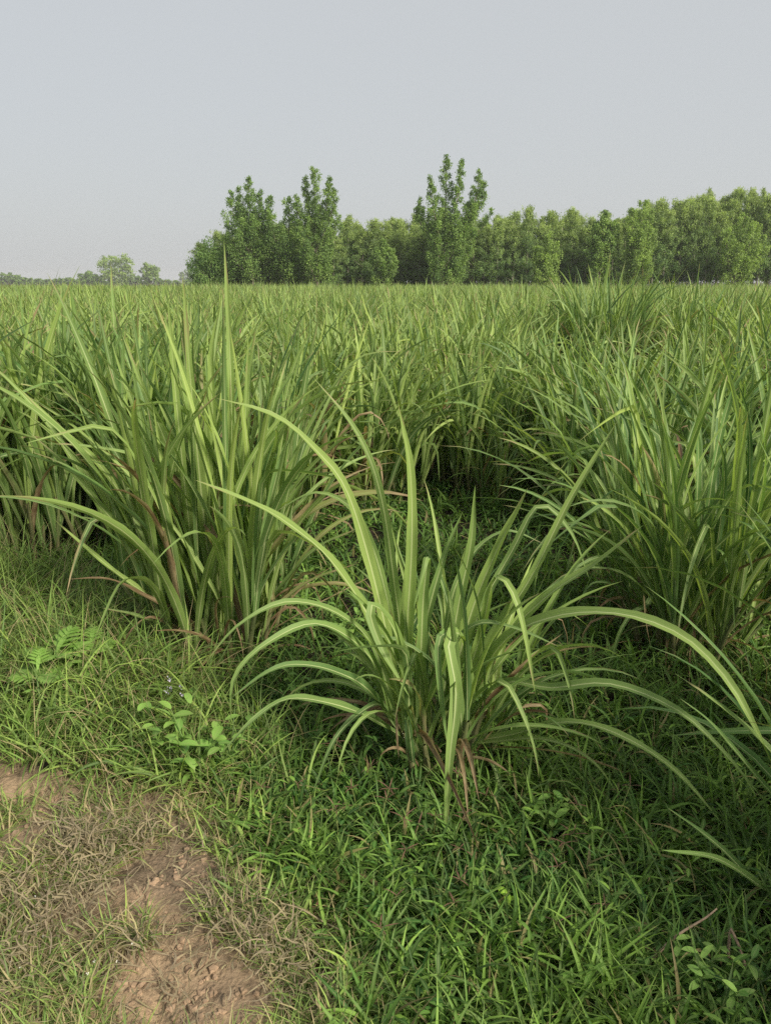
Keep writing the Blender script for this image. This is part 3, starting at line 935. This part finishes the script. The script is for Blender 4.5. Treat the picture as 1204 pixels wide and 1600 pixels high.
x, y, th, ta = tufted(4200, 12, 0.85, 2.2, 0.035)
keep = (track_d(x, y) > -0.05) & (fbm(x * 3.1 + 4, y * 3.1, 17) > 0.36) & (bare(x, y) < 0.38) | ((np.hypot(x - G(140, 1300)[0], y - G(140, 1300)[1]) < 0.09) & (rng.random(len(x)) < 0.8))
x, y, th, ta = [q[keep] for q in (x, y, th, ta)]
n = len(x)
a = Bag()
a.add(*blades(np.stack([x, y, gz(x, y)], 1), rng.uniform(0, 2 * pi, n), rng.uniform(0.1, 1.2, n), rng.uniform(0.04, 0.14, n), rng.uniform(0.2, 1.6, n), rng.uniform(0.0025, 0.0055, n), 4, 1, 0, 1.3,
              rng.normal(0, 0.5, n), 0, 0, 0, 0.5, th, np.where(rng.random(n) < 0.35, 0.8, 0.1), None, 'grass'))
tag(a.build('track_grass', M_BANK), 'thin short grass growing in patches on the bare dirt track', 'grass', kind='stuff')

# dry uprooted weeds: grey straw lying in tangles on the track, each with a curled main stem and side twigs
x, y, th, ta = tufted(1500, 34, 0.85, 2.2, 0.035)
rep_ = lambda q: np.repeat(q[::34], 34)
pl = rep_(piled(x, y))
keep = (track_d(x, y) > -0.03) & ((bare(x, y) < 0.55) | (rng.random(len(x)) < 0.22)) & (rep_(rng.random(len(x))) < 0.26 + 0.9 * pl)
x, y, th, ta, pl = [q[keep] for q in (x, y, th, ta, pl)]
n = len(x)
a = Bag()
a.add(*blades(np.stack([x, y, gz(x, y) + rng.uniform(0.0, 0.02, n) + pl * rng.uniform(0, 0.06, n)], 1), ta + rng.normal(0, 0.8, n), rng.normal(0.15, 0.4, n), rng.uniform(0.02, 0.10, n), rng.normal(0.3, 0.9, n),
              rng.uniform(0.0014, 0.0052, n), 6, 1, 0, 1.0, rng.normal(0, 2.0, n), rng.normal(0, 0.5, n), 0, 0, 0.5, th, rng.random(n) * 0.7, th * 0.6 + 0.4 * rng.random(n), 'grass'))
tag(a.build('dry_litter', M_STRAW), 'grey-brown dry weeds and straw lying in tangles on the dirt track', 'dry weeds', kind='stuff')

# crumbs and clods of earth
def clods(n):
    x, y = scatter(n * 4, 0.85, 2.2)
    keep = (track_d(x, y) > -0.03) & (fbm(x * 4, y * 4, 63) > 0.5)
    x, y = x[keep][:n], y[keep][:n]
    n = len(x)
    th = np.linspace(0, pi, 5)[:, None]
    ph = np.linspace(0, 2 * pi, 8)[None]
    S = np.stack([np.sin(th) * np.cos(ph), np.sin(th) * np.sin(ph), np.cos(th) + 0 * ph], -1)
    r = 0.0018 + 0.011 * rng.random(n) ** 5
    jit = 1 + rng.normal(0, 0.2, (n, 5, 8))
    jit[:, :, -1] = jit[:, :, 0]
    jit[:, 0], jit[:, -1] = jit[:, :1, 0], jit[:, -1:, 0]
    V = S[None] * (jit * r[:, None, None])[..., None] * np.array([1, 1, 0.7]) + np.stack([x, y, gz(x, y)], 1)[:, None, None]
    q = grid_quads(n, 5, 8)
    me = mesh_from('soil_crumbs', V.reshape(-1, 3), q, smooth=False)
    return link('soil_crumbs', me, M_CLOD)


tag(clods(5200), 'crumbs and clods of dry earth scattered on the dirt track', 'clods', kind='stuff')

# ------------------------------------------------------------------ single weeds one can point to
def weed_root(name, p, label, cat, group=None):
    o = bpy.data.objects.new(name, None)
    COL.objects.link(o)
    o.location = (p[0], p[1], float(gz(p[0], p[1])))
    return tag(o, label, cat, group)


def lobed_leaf(bag, base, az, el, L, W, hue, bright):
    """a deeply cut leaf: midrib with pairs of toothed lobes"""
    ca, sa = cos(az), sin(az)
    dirv = np.array([cos(el) * ca, cos(el) * sa, sin(el)])
    bag.add(*blades([base], az, el, L, 0.5, W * 0.20, 7, 2, 0.2, 1.5, hue=hue, bright=bright, kind='leaf'))
    for f in (0.22, 0.4, 0.57, 0.73, 0.87):
        p = np.array(base) + dirv * L * f - np.array([0, 0, 0.5 * 0.35 * L * f * f])
        l = W * 0.62 * math.sin(pi * (0.15 + 0.8 * f)) + 0.006
        for s in (-1, 1):
            bag.add(*blades([p, p + dirv * 0.2 * l], [az + s * 0.95, az + s * 0.6], [el * 0.4, el * 0.4], [l, l * 0.85], 0.4, [l * 0.30, l * 0.26], 4, 2, 0.15, 1.2, hue=hue, bright=bright, kind='leaf'))


def lobed_weed(px, py, seed, n, L, label, hgt=0.18):
    r = np.random.default_rng(seed)
    p = G(px, py, 0.06)
    o = weed_root('lobed_weed', p, label, 'weed')
    Bag().add(*tube([(0, 0, -0.02), (0.01, 0, hgt * 0.5), (0, 0.01, hgt)], [0.004, 0.003, 0.002], 6, 0.4, n=6)).build('stem', M_WEED, o)
    b = Bag()
    for i in range(n):
        f = (i + 1) / n
        a = i * 2.4
        lobed_leaf(b, (0, 0, hgt * (0.3 + 0.7 * f)), a, r.uniform(0.25, 0.75), L * r.uniform(0.7, 1.1), L * 0.75, r.uniform(0.4, 0.9), r.uniform(0.5, 1))
    b.build('foliage', M_WEED, o)


def broad_weed(px, py, seed, n, L, W, hgt, label, mat=None, name='broadleaf_weed', z=0.05, branches=3):
    mat = mat or M_WEED
    r = np.random.default_rng(seed)
    p = G(px, py, z)
    o = weed_root(name, p, label, 'weed')
    lv = Bag()
    for k in range(branches):
        a = k * 2.2 + r.uniform(0, 0.5)
        ln = 0.0 if branches == 1 else 0.45
        tip = np.array([cos(a) * hgt * ln, sin(a) * hgt * ln, hgt * r.uniform(0.8, 1.1)])
        Bag().add(*tube([(0, 0, -0.02), tip * np.array([0.3, 0.3, 0.5]), tip], [0.0032, 0.0025, 0.0015], 6, 0.5, n=6)).build('stem', mat, o)
        m = n
        f = np.linspace(0.25, 1, m)
        base = np.stack([tip[0] * f ** 1.3, tip[1] * f ** 1.3, tip[2] * f], 1)
        lv.add(*blades(base, np.arange(m) * 2.4 + a, r.uniform(0.1, 0.8, m), L * r.uniform(0.7, 1.1, m), r.uniform(0.3, 1.0, m), W * r.uniform(0.8, 1.1, m), 6, 2, 0.25, 1.3,
                       r.normal(0, 0.2, m), r.normal(0, 0.2, m), 0, 0, 0.5, r.random(m), 0.0, r.uniform(0.3, 1, m), 'leaf'))
    lv.build('foliage', mat, o)
    return o


lobed_weed(95, 1085, 1, 12, 0.15, 'leafy weed with deeply cut leaves in the bank grass, the largest of its kind')
lobed_weed(150, 1065, 2, 8, 0.11, 'leafy weed with deeply cut leaves just right of the largest cut-leaved weed')
lobed_weed(70, 1120, 3, 7, 0.10, 'leafy weed with deeply cut leaves in front of the largest cut-leaved weed', 0.2)
broad_weed(305, 1225, 6, 9, 0.06, 0.028, 0.24, 'bushy light-green broadleaf weed at the inner corner of the dirt track')
broad_weed(262, 1195, 7, 7, 0.055, 0.025, 0.2, 'light-green broadleaf weed left of the bushy one at the track corner')
broad_weed(355, 1210, 8, 7, 0.05, 0.022, 0.19, 'light-green broadleaf weed right of the bushy one at the track corner')
broad_weed(640, 1130 + 60, 9, 8, 0.045, 0.02, 0.09, 'low dark broadleaf weed at the foot of the lone foreground clump')
broad_weed(470, 1090, 10, 9, 0.05, 0.02, 0.15, 'dark broadleaf weed between the browned clump and the lone foreground clump')
broad_weed(540, 990, 12, 9, 0.05, 0.02, 0.17, 'dark broadleaf weed behind the arching blades of the lone foreground clump')
broad_weed(860, 1280, 13, 8, 0.05, 0.022, 0.10, 'dark broadleaf weed in the grass right of the lone foreground clump')
broad_weed(1130, 1570, 14, 9, 0.045, 0.016, 0.15, 'upright broadleaf weed beside the bent dry straw')
broad_weed(1085, 1545, 15, 8, 0.045, 0.016, 0.13, 'upright broadleaf weed just left of the bent dry straw')
broad_weed(925, 1480, 16, 7, 0.04, 0.02, 0.09, 'round-leaved weed in the grass left of the dry twig')
broad_weed(790, 1425, 17, 8, 0.036, 0.019, 0.12, 'bright lime-green seedling with oval leaves in the dark grass', M_LIME, 'lime_seedling', branches=1)
f_ = broad_weed(275, 1140, 18, 7, 0.04, 0.016, 0.15, 'thin weed with pale lilac flowers in the bank grass')
for k in range(5):
    q = leaf_cards(np.array([[0.03 * cos(k * 2.1), 0.03 * sin(k * 2.1), 0.15 + 0.012 * k]]) + rng.normal(0, 0.004, (7, 3)), 0.008, 0.5, 0.5, 0, 0.8)
    Bag().add(*q).build('flower', M_LILAC, f_)

# tiny white flowers on the track
k = 0
for px, py in [(210, 1528), (222, 1522), (150, 1545), (140, 1570), (35, 1555), (22, 1550), (58, 1440), (100, 1395), (90, 1330), (185, 1545), (70, 1500), (60, 1478)]:
    p = G(px, py)
    h = rng.uniform(0.02, 0.05)
    o = weed_root('white_flower', p, 'tiny white flower on a thin stem among the dry weeds of the dirt track', 'flower', 'tiny white flowers on the track')
    Bag().add(*tube([(0, 0, -0.01), (0.003, 0, h / 2), (0.004, 0.002, h)], [0.0012, 0.001, 0.0008], 5)).build('stem', M_BANK, o)
    Bag().add(*leaf_cards(np.array([[0.004, 0.002, h]]) + rng.normal(0, 0.0012, (6, 3)), 0.0038, 0.5, 0.5, 0, 0.9)).build('petals', M_PETAL, o)

# goosegrass stems with brown star-shaped seed heads
for i, (px, py) in enumerate([(590, 1330), (640, 1300), (560, 1300), (700, 1355), (735, 1300), (675, 1345), (620, 1400), (580, 1365), (530, 1345), (665, 1385), (830, 1430), (862, 1385), (880, 1330), (905, 1350),
                              (950, 1495), (610, 1530), (830, 1510), (575, 1250), (540, 1230), (640, 1365), (955, 1330), (745, 1340), (715, 1290), (690, 1420), (600, 1470), (650, 1500), (430, 1290), (470, 1260), (510, 1240)]):
    p = G(px, py)
    h = rng.uniform(0.10, 0.20)
    lx, ly = rng.normal(0, 0.035, 2)
    o = weed_root('goosegrass', p, 'thin goosegrass stem with a brown star-shaped seed head in the dark grass', 'grass stem', 'goosegrass stems with seed heads')
    Bag().add(*tube([(0, 0, -0.01), (lx * 0.4, ly * 0.4, h * 0.6), (lx, ly, h)], [0.0016, 0.0013, 0.001], 5, 0.5, 0.3, 0.6, 6)).build('stem', M_BANK, o)
    m = int(rng.integers(3, 6))
    Bag().add(*blades(np.tile([[lx, ly, h]], (m, 1)), np.arange(m) * 2 * pi / m + rng.uniform(0, 6), rng.uniform(-0.1, 0.8, m), rng.uniform(0.025, 0.05, m), rng.uniform(0, 0.7, m), 0.0042, 4, 2, 0.5,
                      hue=0.6, dry=1.0, kind='leaf')).build('seed_head', M_BROWN, o)

# straw, twigs and fallen leaves lying about
def lying(name, pts, rad, mat, label, cat):
    P = np.array([G(*q[:2], z=q[2]) for q in pts])
    for i, q in enumerate(pts):
        P[i, 2] = float(gz(P[i, 0], P[i, 1])) + q[2]
    P0 = P[0].copy()
    o = Bag().add(*tube(P - P0, rad, 6, n=16)).build(name, mat, None, P0)
    return tag(o, label, cat)


lying('dry_twig', [(1118, 1425, .16), (1100, 1440, .15), (1060, 1465, .12), (1030, 1492, .09), (1010, 1515, .05), (985, 1545, .01)], [0.0022, 0.003, 0.0042, 0.0036], M_TWIG,
      'thin bent brown twig leaning over the dark grass at the lower right', 'twig')
lying('bent_straw', [(1137, 1545, .02), (1136, 1500, .08), (1139, 1460, .15), (1142, 1462, .15), (1158, 1500, .11), (1166, 1540, .07), (1176, 1585, .03)], [0.003, 0.0034, 0.0034, 0.003], M_TWIG,
      'pale dry straw bent in two like a tent at the lower right corner', 'straw')
lying('straw_stem', [(78, 1545, .03), (130, 1505, .035), (180, 1465, .04), (228, 1433, .045)], [0.0034, 0.003, 0.002], M_STRAW, 'long straw-coloured stem lying across the dry weeds on the track', 'straw')
lying('straw_stem', [(150, 1352, .02), (180, 1330, .03), (232, 1297, .035)], [0.0022, 0.0018], M_STRAW, 'short straw stem lying on the bare earth beside the cut-leaved weed', 'straw')
lying('straw_stem', [(440, 1442, .06), (470, 1448, .06), (505, 1465, .05), (535, 1478, .05)], [0.002, 0.0022, 0.0016], M_STRAW, 'pale straw stem lying at the edge of the dark grass by the dead leaf', 'straw')
for px, py, w_, lab in ((488, 1470, 0.05, 'curled reddish-brown dead leaf at the edge of the dirt track'), (515, 1553, 0.055, 'greyish-brown crumpled dead leaf at the bottom edge of the grass'),
                        (598, 1545, 0.03, 'small grey dead leaf lying in the grass at the bottom')):
    p = G(px, py)
    p[2] = float(gz(p[0], p[1])) + 0.02
    o = Bag().add(*blades([(0, 0, 0)], rng.uniform(0, 6), 0.5, w_ * 1.5, 1.4, w_, 8, 4, 0.45, 1.2, 0.6, 0.4, 0.8, hue=0.3, dry=0.4, kind='leaf')).build('fallen_leaf', M_BROWN, None, p)
    tag(o, lab, 'leaf')


# ------------------------------------------------------------------ trees
def tree_root(name, loc, label, group=None):
    o = bpy.data.objects.new(name, None)
    COL.objects.link(o)
    o.location = loc
    return tag(o, label, 'tree', group)


def limb_leaves(pts, n, sig, size, t0=0.15):
    """leaf positions in clumps along a limb"""
    P = catmull(pts, 40)
    nc = max(3, n // 26)
    f = rng.uniform(t0, 1.0, nc)
    sg = sig * (1.15 - 0.75 * f)
    c = np.stack([np.interp(f, np.linspace(0, 1, 40), P[:, k]) for k in range(3)], 1) + rng.normal(0, 1, (nc, 3)) * sg[:, None] * np.array([1, 1, 0.6])
    per = n // nc
    q = np.repeat(c, per, 0) + rng.normal(0, 1, (nc * per, 3)) * np.repeat(np.clip(sg * 0.42, 0.10, 0.5), per)[:, None]
    return q, np.repeat(rng.random(nc), per)


def poplar(px, y, tips, label, seed, low=0.12, leaf=0.155, hue=0.5, dens=1.0, foot=1.0, trunk=0.13):
    """tips: (px, py, start, spread) of the upright leaders, the first one being the trunk; steep side branches grow on each"""
    global rng
    keep_rng, rng = rng, np.random.default_rng(seed)
    mat = M_POPLAR
    o = tree_root('poplar_tree', (TX(px, y), y, 0), label)
    tb, lb = Bag(), Bag()
    H = TH(tips[0][1], y)
    for j, (qx, qy, start, sp) in enumerate(tips):
        dx, z1, z0 = TX(qx, y) - TX(px, y), TH(qy, y), H * start
        dy = 0 if j == 0 else rng.normal(0, 0.6)
        bx = dx * 0.15
        pts = [(0, 0, -0.3 if j == 0 else z0), (dx * 0.5, dy * 0.5, z0 + (z1 - z0) * 0.35), (dx * 0.88, dy * 0.88, z0 + (z1 - z0) * 0.68), (dx, dy, z1)]
        tb.add(*tube(pts, [trunk if j == 0 else trunk * 0.5, trunk * 0.5, 0.04, 0.015], 6, n=10))
        P = catmull(pts, 30)
        f0 = max(low, 0.05) if j == 0 else 0.18
        nb = int((z1 - z0) * (1 - f0) * 3.6) + 4
        for k in range(nb):
            f = f0 + (1 - f0) * (k + rng.random()) / nb
            p = np.array([np.interp(f, np.linspace(0, 1, 30), P[:, q]) for q in range(3)])
            az = k * 2.4 + rng.uniform(-0.6, 0.6)
            ln = 1.25 * sp * (0.14 + 1.0 * (1 - f) ** 0.7) * rng.uniform(0.55, 1.3) * (foot if f < 0.5 else 1)
            e = p + np.array([cos(az) * ln, sin(az) * ln, 0.12 + ln * rng.uniform(0.45, 1.3)])
            m1 = (p + e) / 2 + np.array([cos(az), sin(az), -0.6]) * ln * 0.14
            tb.add(*tube([p, m1, e], [0.025, 0.016, 0.006], 4, n=5))
            ll = np.linalg.norm(e - p)
            m = int((60 + 130 * ll) * dens)
            g = rng.uniform(0.12, 1.04, m) ** 0.8
            B = catmull([p, m1, e], 20)
            q = np.stack([np.interp(g, np.linspace(0, 1, 20), B[:, c]) for c in range(3)], 1) + rng.normal(0, 1, (m, 3)) * (0.08 + 0.17 * ll * (1.1 - g))[:, None]
            hb = rng.random()
            lb.add(*leaf_cards(q, leaf * rng.uniform(0.6, 1.25, m), np.clip(hue + (hb - 0.5) * 0.4 + rng.normal(0, 0.14, m), 0, 1), np.clip(hb * 0.4 + rng.random(m) * 0.6, 0, 1), 0, 0.85))
    tb.build('trunk', M_BARK, o)
    lb.build('crown', mat, o, smooth=False)
    rng = keep_rng
    return o


def round_tree(loc, H, blobs, label, seed, hue=0.4, leaf=0.3, n=2600, mat=None, name='broad_tree', group=None, trunk_r=0.16):
    global rng
    keep_rng, rng = rng, np.random.default_rng(seed)
    o = tree_root(name, loc, label, group)
    tb, lb = Bag(), Bag()
    fork = np.array([0, 0, H * 0.3])
    tb.add(*tube([(0, 0, -0.3), (0.05, 0, H * 0.15), fork], [trunk_r, trunk_r * 0.85, trunk_r * 0.75], 7))
    tot = sum(b_[3] * b_[4] for b_ in blobs)
    for (bx, by, bz, rx, rz) in blobs:
        c = np.array([bx, by, bz])
        tb.add(*tube([fork, (fork + c) / 2 + np.array([0, 0, -0.1]), c], [trunk_r * 0.6, trunk_r * 0.35, trunk_r * 0.15], 5, n=6))
        m = int(n * rx * rz / tot)
        ncl = max(6, m // 30)
        v = rng.normal(size=(ncl, 3))
        v /= np.linalg.norm(v, axis=1)[:, None]
        v *= rng.uniform(0.35, 1.05, ncl)[:, None] ** 0.6
        cc = c + v * np.array([rx, rx, rz])
        per = max(8, m // ncl)
        q = np.repeat(cc, per, 0) + rng.normal(0, 1, (ncl * per, 3)) * np.array([rx, rx, rz]) * 0.17
        h = np.repeat(rng.random(ncl), per)
        lb.add(*leaf_cards(q, leaf * rng.uniform(0.7, 1.3, len(q)), np.clip(hue + (h - 0.5) * 0.5, 0, 1), np.clip(h * 0.5 + rng.random(len(q)) * 0.5, 0, 1), 0, 0.75))
    tb.build('trunk', M_BARK, o)
    lb.build('crown', mat or M_POPLAR, o, smooth=False)
    rng = keep_rng
    return o


TY = 76.0


def TX(px, y=TY):
    return (px - 602) / FPX * (y * CP + EYE * SP)


def TH(py, y=TY):
    return PY(602, py, y)[2]


# poplars standing clear of the belt
poplar(396, 74, [(397, 280, 0, 1.0), (427, 309, 0.30, 0.75), (368, 302, 0.35, 0.75), (381, 296, 0.4, 0.6), (413, 300, 0.45, 0.5), (362, 350, 0.25, 0.8)],
       'forked poplar, left one of the two tall poplars at the left end', 1, 0.10, 0.125, 0.40, foot=1.5)
poplar(497, 73, [(496, 264, 0, 0.85), (518, 276, 0.45, 0.5), (481, 279, 0.45, 0.5), (526, 298, 0.4, 0.55), (468, 308, 0.35, 0.55), (528, 336, 0.3, 0.8), (455, 372, 0.12, 0.9), (478, 360, 0.1, 0.9), (512, 380, 0.08, 0.8)],
       'slender pointed poplar, right one of the two tall left poplars', 2, 0.10, 0.125, 0.50, foot=1.3)
poplar(690, 73, [(693, 246, 0, 0.80), (714, 252, 0.30, 0.55), (742, 270, 0.25, 0.85), (752, 283, 0.3, 0.6), (670, 281, 0.35, 0.7), (655, 310, 0.35, 0.6), (649, 326, 0.35, 0.5), (764, 327, 0.32, 0.45), (728, 320, 0.2, 0.8),
                 (680, 350, 0.1, 0.9), (735, 365, 0.08, 0.9), (672, 395, 0.05, 0.7), (715, 390, 0.04, 0.9)],
       'tallest tree, a many-stemmed poplar in front of the middle of the belt', 3, 0.06, 0.125, 0.45, foot=1.0)
poplar(446, 74, [(456, 312, 0, 1.2), (432, 338, 0.25, 1.1), (474, 338, 0.25, 1.0), (420, 372, 0.15, 1.2), (440, 360, 0.15, 1.2), (465, 385, 0.1, 1.2)], 'wide feathery tree filling the space between the two tall left poplars', 4, 0.04, 0.13, 0.45)
round_tree((TX(335), 75, 0), TH(365, 75), [(0.2, 0, 3.9, 1.3, 1.3), (-1.3, 0, 3.0, 0.9, 1.2), (1.3, 0, 2.6, 1.2, 1.4), (0, 0, 1.9, 1.4, 1.0), (-1.0, 0, 1.3, 1.0, 0.7)], 'low rounded dark tree at the left end of the tree belt', 5, 0.3, 0.16, 7500)
poplar(600, 73.5, [(601, 376, 0, 0.8), (590, 392, 0.2, 0.7), (612, 396, 0.2, 0.7)], 'small light-green poplar in front of the belt left of the tallest tree', 6, 0.05, 0.15, 0.6)
poplar(850, 73, [(851, 368, 0, 0.8), (838, 388, 0.2, 0.8), (864, 384, 0.2, 0.8), (845, 402, 0.05, 0.9)], 'small bright-green poplar in front of the belt right of the tallest tree', 7, 0.04, 0.14, 0.95)
poplar(990, 73, [(991, 316, 0, 1.0), (975, 330, 0.25, 0.8), (1006, 330, 0.25, 0.8), (984, 360, 0.1, 1.0), (1003, 370, 0.1, 0.9)], 'bright-green round-topped poplar in the right half of the belt', 8, 0.06, 0.13, 0.85)
poplar(1140, 73, [(1146, 338, 0, 1.1), (1118, 362, 0.2, 1.0), (1165, 350, 0.2, 1.0), (1185, 372, 0.15, 1.0), (1130, 390, 0.08, 1.0)], 'wide bright-green poplar at the right end of the belt', 9, 0.05, 0.13, 0.9)
poplar(932, 73.4, [(934, 334, 0, 0.9), (922, 352, 0.25, 0.8), (946, 350, 0.25, 0.8)], 'mid-green poplar between the small bright one and the round-topped one', 10, 0.08, 0.155, 0.55)


# the planted belt behind them
def euca_proto(seed):
    global rng
    keep_rng, rng = rng, np.random.default_rng(seed)
    H = 6.2
    tb, lb = Bag(), Bag()
    bx, by = rng.normal(0, 0.25, 2)
    pts = [(0, 0, -0.3), (bx * 0.4, by * 0.4, H * 0.4), (bx, by, H * 0.95)]
    tb.add(*tube(pts, [0.07, 0.055, 0.015], 6, n=8))
    P = catmull(pts, 30)
    for k in range(30):
        f = 0.20 + 0.80 * (k + rng.random()) / 30
        p = np.array([np.interp(f, np.linspace(0, 1, 30), P[:, q]) for q in range(3)])
        az = k * 2.4 + rng.uniform(-0.6, 0.6)
        ln = 1.15 * math.sin(pi * (0.30 + 0.66 * f)) ** 1.15 * rng.uniform(0.6, 1.3) + 0.1
        e = p + np.array([cos(az) * ln, sin(az) * ln, ln * rng.uniform(0.2, 0.9)])
        tb.add(*tube([p, (p + e) / 2, e], [0.018, 0.012, 0.006], 4))
        q, h = limb_leaves([p, (p + e) / 2, e], 270, 0.30, 0.2, 0.2)
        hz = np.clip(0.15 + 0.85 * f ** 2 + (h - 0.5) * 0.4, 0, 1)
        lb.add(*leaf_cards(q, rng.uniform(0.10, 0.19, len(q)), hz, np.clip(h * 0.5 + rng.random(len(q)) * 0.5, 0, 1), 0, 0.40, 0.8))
    rng = keep_rng
    a_, c_ = tb.mesh('trunk'), lb.mesh('crown', False)
    a_.materials.append(M_PALEBARK)
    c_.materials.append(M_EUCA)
    return a_, c_


EP = [euca_proto(700 + k) for k in range(8)]
i = 0
for rw in range(4):
    px = 318 + rw * 9
    while px < 1260:
        yb = 77 + rw * 2.2 + rng.normal(0, 0.3)
        top = np.interp(px, [310, 360, 440, 560, 650, 780, 830, 900, 960, 1010, 1080, 1160, 1210], [395, 372, 360, 352, 350, 346, 334, 338, 343, 322, 312, 308, 303]) + rng.normal(2, 11) - rw * 1.0
        h = TH(top, yb)
        o = tree_root('eucalyptus_tree', (TX(px, yb), yb, 0), 'slim eucalyptus tree in the planted belt behind the sugarcane field' if rw == 0 else
                      'slim eucalyptus tree deeper in the planted belt behind its front row',
                      'eucalyptus trees in the front row of the belt' if rw == 0 else 'eucalyptus trees deep in the belt')
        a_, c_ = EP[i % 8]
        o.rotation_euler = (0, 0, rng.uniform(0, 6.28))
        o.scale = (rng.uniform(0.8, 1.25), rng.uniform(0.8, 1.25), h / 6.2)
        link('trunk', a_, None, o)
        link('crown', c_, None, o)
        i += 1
        px += rng.uniform(17, 25)

# far trees across the plain on the left
FY = 400.0


def far_tree(px, py, label, seed, w=1.0, hue=0.4, y=FY, shape=None, n=3000, group=None):
    H = TH(py, y)
    W = w * H
    shape = shape or [(0, 0, 0.74, 0.30, 0.26), (-0.28, 0, 0.6, 0.24, 0.24), (0.28, 0, 0.58, 0.24, 0.24), (0.05, 0, 0.42, 0.3, 0.24), (-0.2, 0, 0.25, 0.3, 0.2), (0.22, 0, 0.25, 0.3, 0.2)]
    bl = [(bx * W, 0, bz * H, rx * W, rz * H) for bx, by, bz, rx, rz in shape]
    return round_tree((TX(px, y), y, 0), H, bl, label, seed, hue, 0.0019 * y, n, None, 'far_tree', group, 0.3)


far_tree(186, 398, 'tallest far tree with an umbrella crown across the field on the left', 31, 1.25, 0.85, shape=[(-0.28, 0, 0.76, 0.26, 0.22), (0.15, 0, 0.82, 0.26, 0.18), (0.36, 0, 0.6, 0.2, 0.2), (-0.05, 0, 0.52, 0.26, 0.2), (-0.36, 0, 0.4, 0.24, 0.22), (0.2, 0, 0.34, 0.24, 0.2), (-0.05, 0, 0.25, 0.34, 0.2)], n=5000)
far_tree(236, 410, 'far round tree just right of the umbrella-crowned tree', 32, 0.9, 0.6)
far_tree(140, 424, 'far low tree just left of the umbrella-crowned tree', 33, 1.5, 0.35)
for i, (px, py) in enumerate([(5, 420), (22, 428), (-20, 424), (52, 434), (75, 436), (98, 434), (118, 435), (165, 432), (212, 430), (262, 436), (40, 433), (-40, 428), (15, 432), (62, 435), (88, 436), (108, 433), (128, 434), (152, 435), (178, 434), (200, 435), (225, 434), (248, 434), (275, 437), (292, 436), (308, 436), (30, 430), (-8, 430)]):
    far_tree(px, py, 'hazy low tree of the far line across the field on the left', 40 + i, 1.5, 0.35, 430, group='hazy far trees on the left', n=900)
for i, (px, py) in enumerate([(285, 424), (293, 420), (300, 426)]):
    far_tree(px, py, 'very pale slim tree in the haze beside the left end of the belt', 60 + i, 0.6, 0.4, 760, group='pale trees in the haze', n=500)

# ------------------------------------------------------------------ haze
hz = NT('haze_air')
pv = hz.n('ShaderNodeVolumePrincipled')
pv.inputs['Color'].default_value = (0.93, 0.94, 0.96, 1)
pv.inputs['Density'].default_value = 0.0005
pv.inputs['Anisotropy'].default_value = 0.2
ho = hz.n('ShaderNodeOutputMaterial')
hz.l(pv.outputs[0], ho.inputs['Volume'])
HX, HY0, HY1, HZ0, HZ1 = 900, -120, 1250, -1.2, 15.0
hv = np.array([(sx * HX, yy, zz) for zz in (HZ0, HZ1) for sx, yy in ((-1, HY0), (1, HY0), (1, HY1), (-1, HY1))])
hq = np.array([(0, 3, 2, 1), (4, 5, 6, 7), (0, 1, 5, 4), (1, 2, 6, 5), (2, 3, 7, 6), (3, 0, 4, 7)])
tag(link('haze', mesh_from('haze', hv, hq, smooth=False), hz.m), kind='stuff')

# ------------------------------------------------------------------ light
SUN_EL, SUN = 35.0, np.array([0.74, -0.67])
SUN = SUN / np.linalg.norm(SUN)
w = bpy.data.worlds.new("World")
scene.world = w
w.use_nodes = True
nt = w.node_tree
nt.nodes.clear()
sky = nt.nodes.new('ShaderNodeTexSky')
sky.sky_type = 'NISHITA'
sky.sun_disc = False
sky.sun_elevation = R(SUN_EL)
sky.sun_rotation = math.atan2(SUN[0], SUN[1])
sky.air_density = 1.0
sky.dust_density = 4.0
sky.ozone_density = 1.5
mx = nt.nodes.new('ShaderNodeMix')
mx.data_type = 'RGBA'
mx.inputs[0].default_value = 0.84                       # thick haze evens the sky out
mx.inputs[7].default_value = (5.40, 5.57, 5.64, 1)
bg = nt.nodes.new('ShaderNodeBackground')
bg.inputs['Strength'].default_value = 0.092
wo = nt.nodes.new('ShaderNodeOutputWorld')
nt.links.new(sky.outputs[0], mx.inputs[6])
nt.links.new(mx.outputs[2], bg.inputs[0])
nt.links.new(bg.outputs[0], wo.inputs[0])

sl = bpy.data.lights.new('sun', 'SUN')
sl.energy = 4.7
sl.angle = R(10)
sl.color = (1.0, 0.91, 0.77)
so = bpy.data.objects.new('sun', sl)
COL.objects.link(so)
el = R(SUN_EL)
from mathutils import Vector
so.rotation_euler = Vector((SUN[0] * cos(el), SUN[1] * cos(el), sin(el))).to_track_quat('Z', 'Y').to_euler()

# ------------------------------------------------------------------ camera
cam = bpy.data.cameras.new('camera')
cam.sensor_fit = 'VERTICAL'
cam.sensor_height = 24.0
cam.lens = 24.0 * FPX / 1600
cam.clip_start = 0.05
cam.clip_end = 3000
co = bpy.data.objects.new('camera', cam)
co.location = (0, 0, EYE)
co.rotation_euler = (pi / 2 - PITCH, 0, 0)
COL.objects.link(co)
scene.camera = co

scene.view_settings.view_transform = 'Standard'
scene.view_settings.look = 'None'
scene.view_settings.exposure = 0.38
scene.view_settings.gamma = 1.0
scene.cycles.use_denoising = False
scene.cycles.max_bounces = 8
scene.cycles.transparent_max_bounces = 8
scene.cycles.volume_bounces = 1
